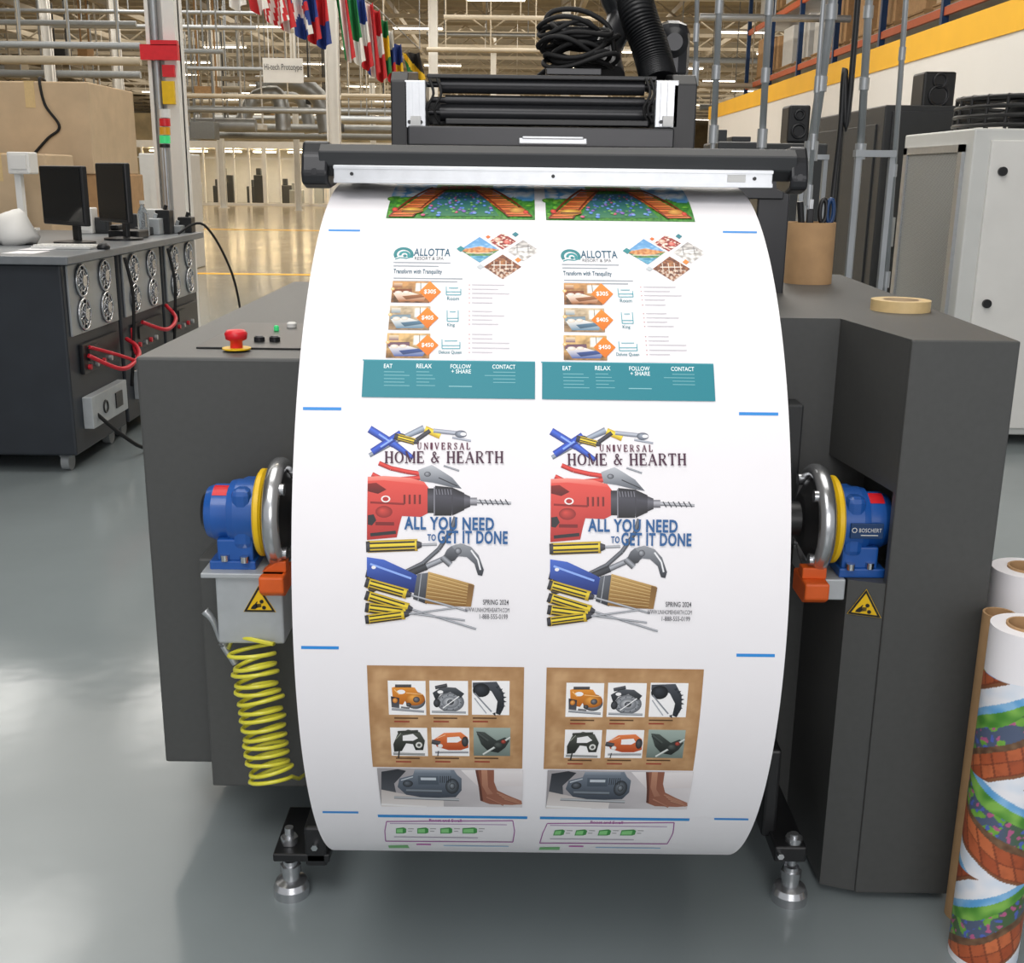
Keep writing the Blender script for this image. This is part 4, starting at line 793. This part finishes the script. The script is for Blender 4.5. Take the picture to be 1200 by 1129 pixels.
cable([(XB+.03,6.45,.62),(XB+.12,6.6,.56),(XB+.12,6.8,.6),(XB+.02,6.95,.66)],.012,'redc','short red cable on the middle rack')
cable([(XB+.02,7.3,1.07),(XB+.16,7.4,1.12),(XB+.3,7.5,.8),(XB+.36,7.6,.3),(XB+.5,7.7,.02)],.008,'rubber','black cable drooping off the far end of the worktop')
cable([(XB+.03,5.6,.28),(XB+.15,5.7,.12),(XB+.2,5.9,.02),(XB+.3,6.2,.012),(XB+.1,6.5,.012),(XB+.04,6.6,.1)],.01,'rubber','black cable running down to the floor beside nearest rack')
cable([(XB+.05,6.18,1.0),(XB+.08,6.18,.8),(XB+.06,6.18,.5),(XB+.03,6.2,.3)],.01,'rubber','black cable hanging between nearest and middle racks')
cable([(XB+.05,6.96,1.0),(XB+.08,6.96,.8),(XB+.06,6.96,.5),(XB+.03,7.0,.3)],.01,'rubber','black cable hanging between middle and farthest racks')
def monitor(px,py,Y,rot,w,h,label):
    c=pY(px,py,Y); t=thing('monitor',label,'monitor',(c.x,Y,1.06)); T=Matrix.Translation((c.x,Y,1.06))@Matrix.Rotation(math.radians(rot),4,'Z')
    b=MB(T); b.box(-w/2,w/2,-.015,.02,.10,.10+h,.008); b.box(-w*.3,w*.3,.02,.045,.18,.06+h,.01); b.build('casing',M['black'],t)
    b=MB(T); b.box(-w/2+.015,w/2-.015,-.018,-.0145,.12,.085+h); b.build('screen',M['screen'],t)
    b=MB(T); b.box(-.03,.03,.045,.07,0.01,.3,.006); b.build('neck',M['black'],t)
    b=MB(T); b.lathe([(0,0),(.11,0),(.11,.012),(.03,.02),(0,.02)],(0,.04,0),(0,0,1),28); b.build('base',M['black'],t)
monitor(76,240,6.3,-40,.44,.31,'left black computer monitor standing on the worktop'); monitor(134,238,6.7,-50,.44,.33,'right black computer monitor standing on the worktop')
kx=pY(85,275,5.9).x; kb=thing('keyboard','white keyboard lying before the left monitor','keyboard',(kx,5.9,1.06))
x=kx; b=MB(); b.box(x-.2,x+.1,5.85,6.0,1.06,1.075,.004); b.build('keyboard_base',M['lgrey'],kb); b=MB()
for i in range(14):
    for j in range(4): b.box(x-.19+i*.0205,x-.173+i*.0205,5.86+j*.033,5.886+j*.033,1.075,1.081)
b.build('keys',M['white'],kb)
q=pY(120,275,5.9); b=MB(); b.lathe([(0,0),(.03,0),(.034,.012),(.02,.03),(0,.034)],(q.x,5.9,1.06),(0,0,1),20,True); tag(b.build('computer_mouse',M['black']),'black computer mouse on the worktop','mouse')
for k,(px0,px1,Y,l) in enumerate(((0,38,5.5,'loose white paper sheet at front left of worktop'),(20,56,5.75,'loose white paper sheet behind the front one'))):
    b=MB(); a=pY(px0,285,Y).x; c=pY(px1,285,Y).x; b.box(a,c,Y,Y+.2,1.0605+k*.001,1.0615+k*.001); tag(b.build('paper_sheet',M['paper']),l,'paper')
b=MB(); q=pY(150,262,6.9); b.box(q.x-.09,q.x+.09,6.8,7.0,1.06,1.11,.01); b.box(q.x-.085,q.x-.035,6.82,6.98,1.11,1.14,.01); tag(b.build('desk_phone',M['black']),'black desk phone beside the right monitor','phone')
q=pY(168,262,7.1); bt=thing('water_bottle','clear plastic water bottle standing right of the monitors','bottle',(q.x,7.1,1.06)); b=MB(); b.lathe([(0,0),(.032,0),(.034,.01),(.034,.13),(.028,.15),(.013,.18),(.013,.195)],(q.x,7.1,1.06),(0,0,1),20,True); b.build('bottle_body',M['bottle'],bt); b=MB(); b.cyl((q.x,7.1,1.255),(q.x,7.1,1.275),.015); b.build('bottle_cap',M['white'],bt)
for k in range(5):
    px=160+k*13; Y=7.1+.1*k; b=MB(); q=pY(px,265,Y); h=.05+.05*(k%3); b.box(q.x-.05,q.x+.04,Y+.1,Y+.2,1.06,1.06+h,.006); b.cyl((q.x,Y+.15,1.06+h),(q.x+.01,Y+.15,1.09+h),.012,seg=8)
    tag(b.build('electronic_module',M[['black','plate','black','grey','black'][k]]),['small black module nearest the water bottle','silver module behind the black one','tall black module amid the small devices','grey module near the worktop end','small black module at far worktop end'][k],'module')
for k in range(5):
    px=100+k*20; Y=6.95+.05*k; q=pY(px,265,Y+.4); b=MB(); h=[.16,.1,.2,.12,.15][k]; b.box(q.x-.06,q.x+.05,Y+.38,Y+.5,1.06,1.06+h,.008); b.box(q.x-.04,q.x+.03,Y+.375,Y+.38,1.08,1.04+h)
    tag(b.build('desk_device',M[['white','dark','card2','dark','lgrey'][k]]),['small white device behind the right monitor','squat dark device right of the small white one','tan carton shaped device at the back of the worktop','dark device behind the water bottle','light grey device at the back end of worktop'][k],'device')
b=MB(); q=pY(4,262,6.0); b.lathe([(0,0),(.10,0),(.12,.04),(.11,.10),(.07,.15),(.03,.17),(0,.172)],(q.x-.03,6.2,1.06),(0,0,1),18,True)
for v in b.bm.verts: v.co+=Vector((nz(v.co.x*9,v.co.z*9)*.04,0,max(0,nz(v.co.x*7,v.co.y*9,3))*.04))
tag(b.build('white_plastic_bag',M['white']),'crumpled white plastic bag at the left end of worktop','bag')
x0_,x1_=pY(-30,150,8.6).x,pY(112,150,8.6).x
def cb(x0,x1,Y,d,z0,z1,label,m):
    t=thing('cardboard_box',label,'box',((x0+x1)/2,Y+d/2,z0)); b=MB(); b.box(x0,x1,Y,Y+d,z0,z1,.01); b.build('carton',M[m],t)
    xm=(x0+x1)/2; b=MB(); b.box(xm-.035,xm+.035,Y-.003,Y+d+.003,z1-.18,z1+.003); b.build('packing_tape',M['tape'],t)
cb(x0_,x1_,8.6,1.1,0,.78,'cardboard box at the bottom of the tall stack behind worktop','card2'); cb(x0_+.02,x1_-.02,8.62,1.05,.78,1.42,'cardboard box in the middle of the tall stack behind worktop','card'); cb(x0_,x1_-.03,8.6,1.0,1.42,2.06,'large pale cardboard box topping the stack behind worktop','card2')
lx=pY(10,215,7.9).x; cb(lx-.4,pY(56,215,7.9).x,7.9,.5,0,1.55,'tall pale cardboard box standing in front of the stack','card2')
a=pY(50,150,8.58); cable([(a.x,8.7,2.07),(a.x,8.6,2.075),(a.x+.03,8.585,1.9),(a.x+.12,8.585,1.75),(a.x+.02,8.585,1.66),(a.x-.14,8.585,1.5)],.01,'rubber','thin black cable hanging in front of the top cardboard box')
b=MB(); b.pbox(8,178,34,204,7.6,7.75,.01); b.pbox(12,182,30,198,7.59,7.6); a=pY(20,204,7.65); b.box(a.x-.02,a.x+.02,7.65,7.7,1.06,a.z); b.box(a.x-.08,a.x+.08,7.55,7.74,1.06,1.075); tag(b.build('control_tablet',M['white']),'small white tablet screen on a stand behind the bag','tablet')
b=MB(); b.box(-5.6,-4.9,17.5,18.3,0,1.7,.02); b.box(-5.45,-5.05,17.48,17.5,.6,1.4); tag(b.build('instrument_cabinet',M['lgrey']),'light grey instrument cabinet far behind the white column','cabinet')
# =============== RIGHT BACKGROUND
wcx=thing('enclosure_cabinet','white enclosure cabinet with mesh side panel standing right of dark cabinet','cabinet',(3.0,6.9,0))
XC=2.43
b=MB(); b.box(XC,3.75,6.3,7.42,.06,1.72,.01); b.build('cabinet_body',M['cabinet'],wcx)
b=MB(); b.box(XC+.09,3.7,6.28,6.31,.1,1.66,.006); dr=b.build('cabinet_door',M['white'],wcx)
for z in (1.5,.8):
    b=MB(); b.cyl((XC+.16,6.28,z),(XC+.16,6.262,z),.024,seg=16); b.build('door_lock',M['black'],dr)
b=MB(); b.box(XC-.008,XC+.002,6.46,7.3,.24,1.6); b.build('mesh_panel',M['mesh'],wcx)
b=MB(); b.box(XC-.02,XC+.002,6.4,6.46,.2,1.64); b.box(XC-.02,XC+.002,7.3,7.36,.2,1.64); b.box(XC-.02,XC+.002,6.4,7.36,1.6,1.64); b.box(XC-.02,XC+.002,6.4,7.36,.2,.24); b.build('mesh_frame',M['alu'],wcx)
for x in (XC+.08,3.65):
    for y in (6.4,7.3):
        b=MB(); b.cyl((x,y,0),(x,y,.07),.03,seg=12); b.build('cabinet_foot',M['black'],wcx)
dk=thing('electrical_cabinet','tall dark grey electrical cabinet between machine and white enclosure','cabinet',(2.8,9,0))
b=MB(); b.box(2.5,3.08,8.1,9.9,0.05,1.94,.01); b.build('cabinet_body',M['dark'],dk)
b=MB(); b.box(2.55,3.04,8.08,8.11,.1,1.9,.005); d2=b.build('cabinet_door',M['dark'],dk)
b=MB(); b.box(2.6,2.63,8.06,8.08,1.0,1.2,.004); b.build('door_handle',M['alu'],d2)
for k in range(2):
    b=MB(); b.box(2.488,2.502,8.25+k*.85,8.95+k*.85,.2,1.82,.004); b.build('side_panel',M['housing2'],dk)
b=MB(); b.box(2.52,3.05,8.15,9.85,0,.05); b.build('plinth',M['black'],dk)
def speaker(px0,py0,px1,py1,Y,d,label,z=None):
    a=pY(px0,py1,Y); c=pY(px1,py0,Y)
    if z: a.z=z
    t=thing('loudspeaker',label,'speaker',((a.x+c.x)/2,Y+d/2,a.z)); b=MB(); b.box(a.x,c.x,Y,Y+d,a.z,c.z,.015); b.build('enclosure',M['black'],t)
    w=(c.x-a.x)
    for f_,r in ((.32,.3),(.74,.2)):
        b=MB(); b.torus(((a.x+c.x)/2,Y-.002,a.z+(c.z-a.z)*f_),(0,1,0),w*r,.008,24,6); b.lathe([(w*r,0),(w*r*.4,.01),(0,.004)],((a.x+c.x)/2,Y-.004,a.z+(c.z-a.z)*f_),(0,1,0),24); b.build('speaker_cone',M['satin'],t)
    return a
a=speaker(1080,84,1122,124,8.3,.25,'black loudspeaker standing on top of the dark electrical cabinet',1.94)
a=speaker(922,123,951,168,7.2,.2,'smaller black loudspeaker on a pole right of guide bar')
b=MB(); b.cyl((a.x+.07,7.3,0),(a.x+.07,7.3,a.z),.02,seg=12); b.cyl((a.x+.07,7.3,0),(a.x+.07,7.3,.02),.2,seg=24); tag(b.build('speaker_pole',M['black']),'black pole carrying the smaller loudspeaker','stand')
FX=3.0
fn_=thing('industrial_fan','black cage fan lying on top of the white enclosure cabinet','fan',(FX,6.85,1.72))
b=MB(); 
for k in range(4): b.torus((FX,6.85,1.75+k*.05),(0,0,1),.46-.004*k,.013,40,6)
for k in range(24):
    a_=2*math.pi*k/24; b.cyl((FX+.46*math.cos(a_),6.85+.46*math.sin(a_),1.732),(FX+.45*math.cos(a_),6.85+.45*math.sin(a_),1.91),.009,seg=5); b.cyl((FX,6.85,1.91),(FX+.45*math.cos(a_),6.85+.45*math.sin(a_),1.91),.006,seg=5)
b.build('fan_cage',M['black'],fn_)
b=MB(); b.cyl((FX,6.85,1.72),(FX,6.85,1.9),.16)
for k in range(5):
    a_=2*math.pi*k/5; b.prism([(FX+.1*math.cos(a_),6.85+.1*math.sin(a_),1.8),(FX+.42*math.cos(a_-.2),6.85+.42*math.sin(a_-.2),1.78),(FX+.42*math.cos(a_+.3),6.85+.42*math.sin(a_+.3),1.86),(FX+.1*math.cos(a_+.5),6.85+.1*math.sin(a_+.5),1.84)],(0,0,.006))
b.build('fan_blades',M['satin'],fn_)
for k,(xa,ya,xb,yb,Y,r,l) in enumerate(((846,-60,836,160,5.5,.015,'grey vertical conduit left of the smaller loudspeaker'),(905,-60,893,165,5.2,.015,'grey vertical conduit above the right end of guide bar'),(985,-60,950,180,5.0,.020,'thick grey slanted conduit above the smaller loudspeaker'),(962,40,948,232,4.6,.009,'thin grey conduit running down beside the cardboard tube'),(1022,-60,1008,180,6.2,.020,'grey vertical conduit over the dark cabinet'),(1066,-60,1038,330,5.8,.013,'grey conduit in front of the dark electrical cabinet'),(818,-60,815,90,4.2,.008,'thin grey conduit above the blower casing'))):
    p=pY(xb,yb,Y); q=pY(xa,ya,Y); q2=Vector((q.x,Y,7.2)); b=MB(); b.tube([p,q,q2],r,12); b.cyl(p-Vector((0,0,.03)),p+Vector((0,0,.05)),r*1.5,seg=12); b.cyl((p.x,Y,0),p,r*.8,seg=10)
    for t in (.35,.7):
        c=p.lerp(q,t); b.cyl(c-Vector((0,0,.03)),c+Vector((0,0,.03)),r*1.3,seg=12)
    tag(b.build('conduit_pipe',M['steel']),l,'pipe')
fr=thing('support_frame','grey square tube frame in front of the dark electrical cabinet','frame',(1.9,5.6,0))
for (x0,y0,x1,y1) in ((1004,178,1010,360),(1044,176,1050,380)):
    b=MB(); a=pY(x0,y0,5.7); c=pY(x1,y0,5.7); b.box(a.x,c.x,5.7,5.73,0,a.z); b.build('upright',M['steel'],fr)
b=MB(); b.pbox(1003,176,1051,184,5.69,5.74); b.build('crossbar',M['steel'],fr)
fr=thing('support_frame','second grey frame left of the dark electrical cabinet','frame',(1.5,5.2,0))
for (x0,y0,x1,y1) in ((940,182,945,360),(966,182,971,380)):
    b=MB(); a=pY(x0,y0,5.3); c=pY(x1,y0,5.3); b.box(a.x,c.x,5.3,5.33,0,a.z); b.build('upright',M['steel'],fr)
b=MB(); b.pbox(936,181,972,187,5.29,5.34); b.build('crossbar',M['steel'],fr)
cable([(pY(995,-80,5.2).x,5.2,7.2),pY(1003,30,5.2),pY(990,80,5.2),pY(985,150,5.2),pY(975,240,5.2),pY(968,330,5.1),(pY(968,330,5.1).x,5.1,0.02)],.013,'black','thick black hose hanging beside the slanted grey conduit','hanging_hose')
b=MB(); b.pbox(835,166,884,400,6.4,6.9,.01,z0=0); b.pbox(840,152,852,166,6.5,6.6,.004); b.pbox(858,160,880,166,6.5,6.8,.004); tag(b.build('equipment_cabinet',M['dark']),'small dark cabinet behind the right end of guide bar','cabinet')
b=MB(); b.pbox(888,168,962,380,6.6,7.1,.01,z0=0); tag(b.build('equipment_cabinet',M['housing2']),'dark cabinet behind the upright cardboard tube','cabinet')
# racks beyond wall
pr=thing('pallet_rack','tall orange and grey pallet rack behind the yellow striped wall','rack',(6.9,22,0))
for x in (6.3,7.5):
    for z in (1.6,3.85,5.25):
        b=MB(); b.box(x-.03,x+.03,12,33,z-.06,z+.06); b.build('orange_beam',M['rackor'],pr)
    for y in range(12,34,3):
        b=MB(); b.box(x-.05,x+.05,y-.05,y+.05,0,6.6); b.build('upright',M['blued'],pr)
for z in (1.66,3.91,5.31):
    b=MB(); b.box(6.3,7.5,12,33,z,z+.02); b.build('deck',M['steel'],pr)
desc=['brown pallet box','pale pallet box','white wrapped pallet load']
for lv,z in enumerate((3.93,5.33)):
    for k in range(13):
        y=13.2+k*1.5; h=random.uniform(.65,1.0); m_=random.choice([0,0,1,2]); t=thing('pallet_load','%s on the %s rack level behind the wall'%(desc[m_],['lower','upper'][lv]),'pallet load',(6.9,y+.5,z),'%ss on the %s rack level'%(desc[m_],['lower','upper'][lv]))
        for q in (6.4,6.85,7.3):
            b=MB(); b.box(q,q+.1,y,y+1.1,z,z+.09); b.build('pallet_runner',M['skin'],t)
        b=MB(); b.box(6.38,7.42,y,y+1.1,z+.09,z+.12); b.build('pallet_deck',M['skin'],t)
        b=MB(); b.box(6.42,7.38,y+.04,y+1.06,z+.12,z+.12+h,.01); b.build('carton',M[['card','card2','lgrey'][m_]],t)
# =============== LIGHTS, WORLD, CAMERA
def area(loc,sx,sy,p,col=(1,.96,.9),up=False):
    l=bpy.data.lights.new('area','AREA'); l.shape='RECTANGLE'; l.size=sx; l.size_y=sy; l.energy=p; l.color=col; o=bpy.data.objects.new('hall_and_fill_light',l); COL.objects.link(o); o.location=loc
    if up: o.rotation_euler=(math.pi,0,0)
    return o
def aim(o,t): o.rotation_euler=(Vector(t)-o.location).to_track_quat('-Z','Y').to_euler()
o=area((-1.2,-1.0,5.2),3.5,2.5,140,(1,.98,.97)); aim(o,(0,2.2,.6))
o=area((.6,-3.2,2.2),3,2,80,(1,.97,.97)); aim(o,(0,2.2,.6))  # unseen front fill added to brighten the lower side of the roll
area((0,3.5,6.9),6,4,240,(1,.97,.93))
for X in (-8,-5.2,-2.4,1.2):
    for Y in (10,16.5,23,29.5): area((X,Y,6.6),1.2,2.4,48,(1,.97,.92))
area((-6,12,6.9),8,10,420,(1,.96,.9)); area((-3,26,6.9),14,8,620,(1,.94,.86))
area((2.6,13,6.9),2,8,300,(1,.96,.9)); area((0,45,6.9),40,10,2200,(1,.92,.8)); area((0,75,6.9),50,20,3600,(1,.92,.8)); area((-9,55,2.3),12,3,160,(1,.95,.85))  # first light added to brighten the striped wall, last the glass room interiors
area((-4,30,4.6),30,10,400,(1,.93,.82),True); area((0,58,4.6),50,20,1150,(1,.93,.82),True); area((0,90,4.6),50,20,1150,(1,.93,.82),True); area((9,22,6.5),2,14,300)  # upward lights are unseen fills added to brighten the ceiling
w=bpy.data.worlds.new('World'); SC.world=w; w.use_nodes=True; w.node_tree.nodes['Background'].inputs[0].default_value=(.96,.97,1,1); w.node_tree.nodes['Background'].inputs[1].default_value=.55
cd=bpy.data.cameras.new('Camera'); cd.sensor_width=36; cd.sensor_fit='HORIZONTAL'; cd.lens=36*FL/1200; cd.clip_end=400
co=bpy.data.objects.new('Camera',cd); COL.objects.link(co)
Mx=Matrix.Identity(4)
for i in range(3): Mx[i][0]=R2[i]; Mx[i][1]=U2[i]; Mx[i][2]=-Fv[i]; Mx[i][3]=CAM[i]
co.matrix_world=Mx; SC.camera=co
for o in bpy.data.objects:
    if '_l' in o: del o['_l']
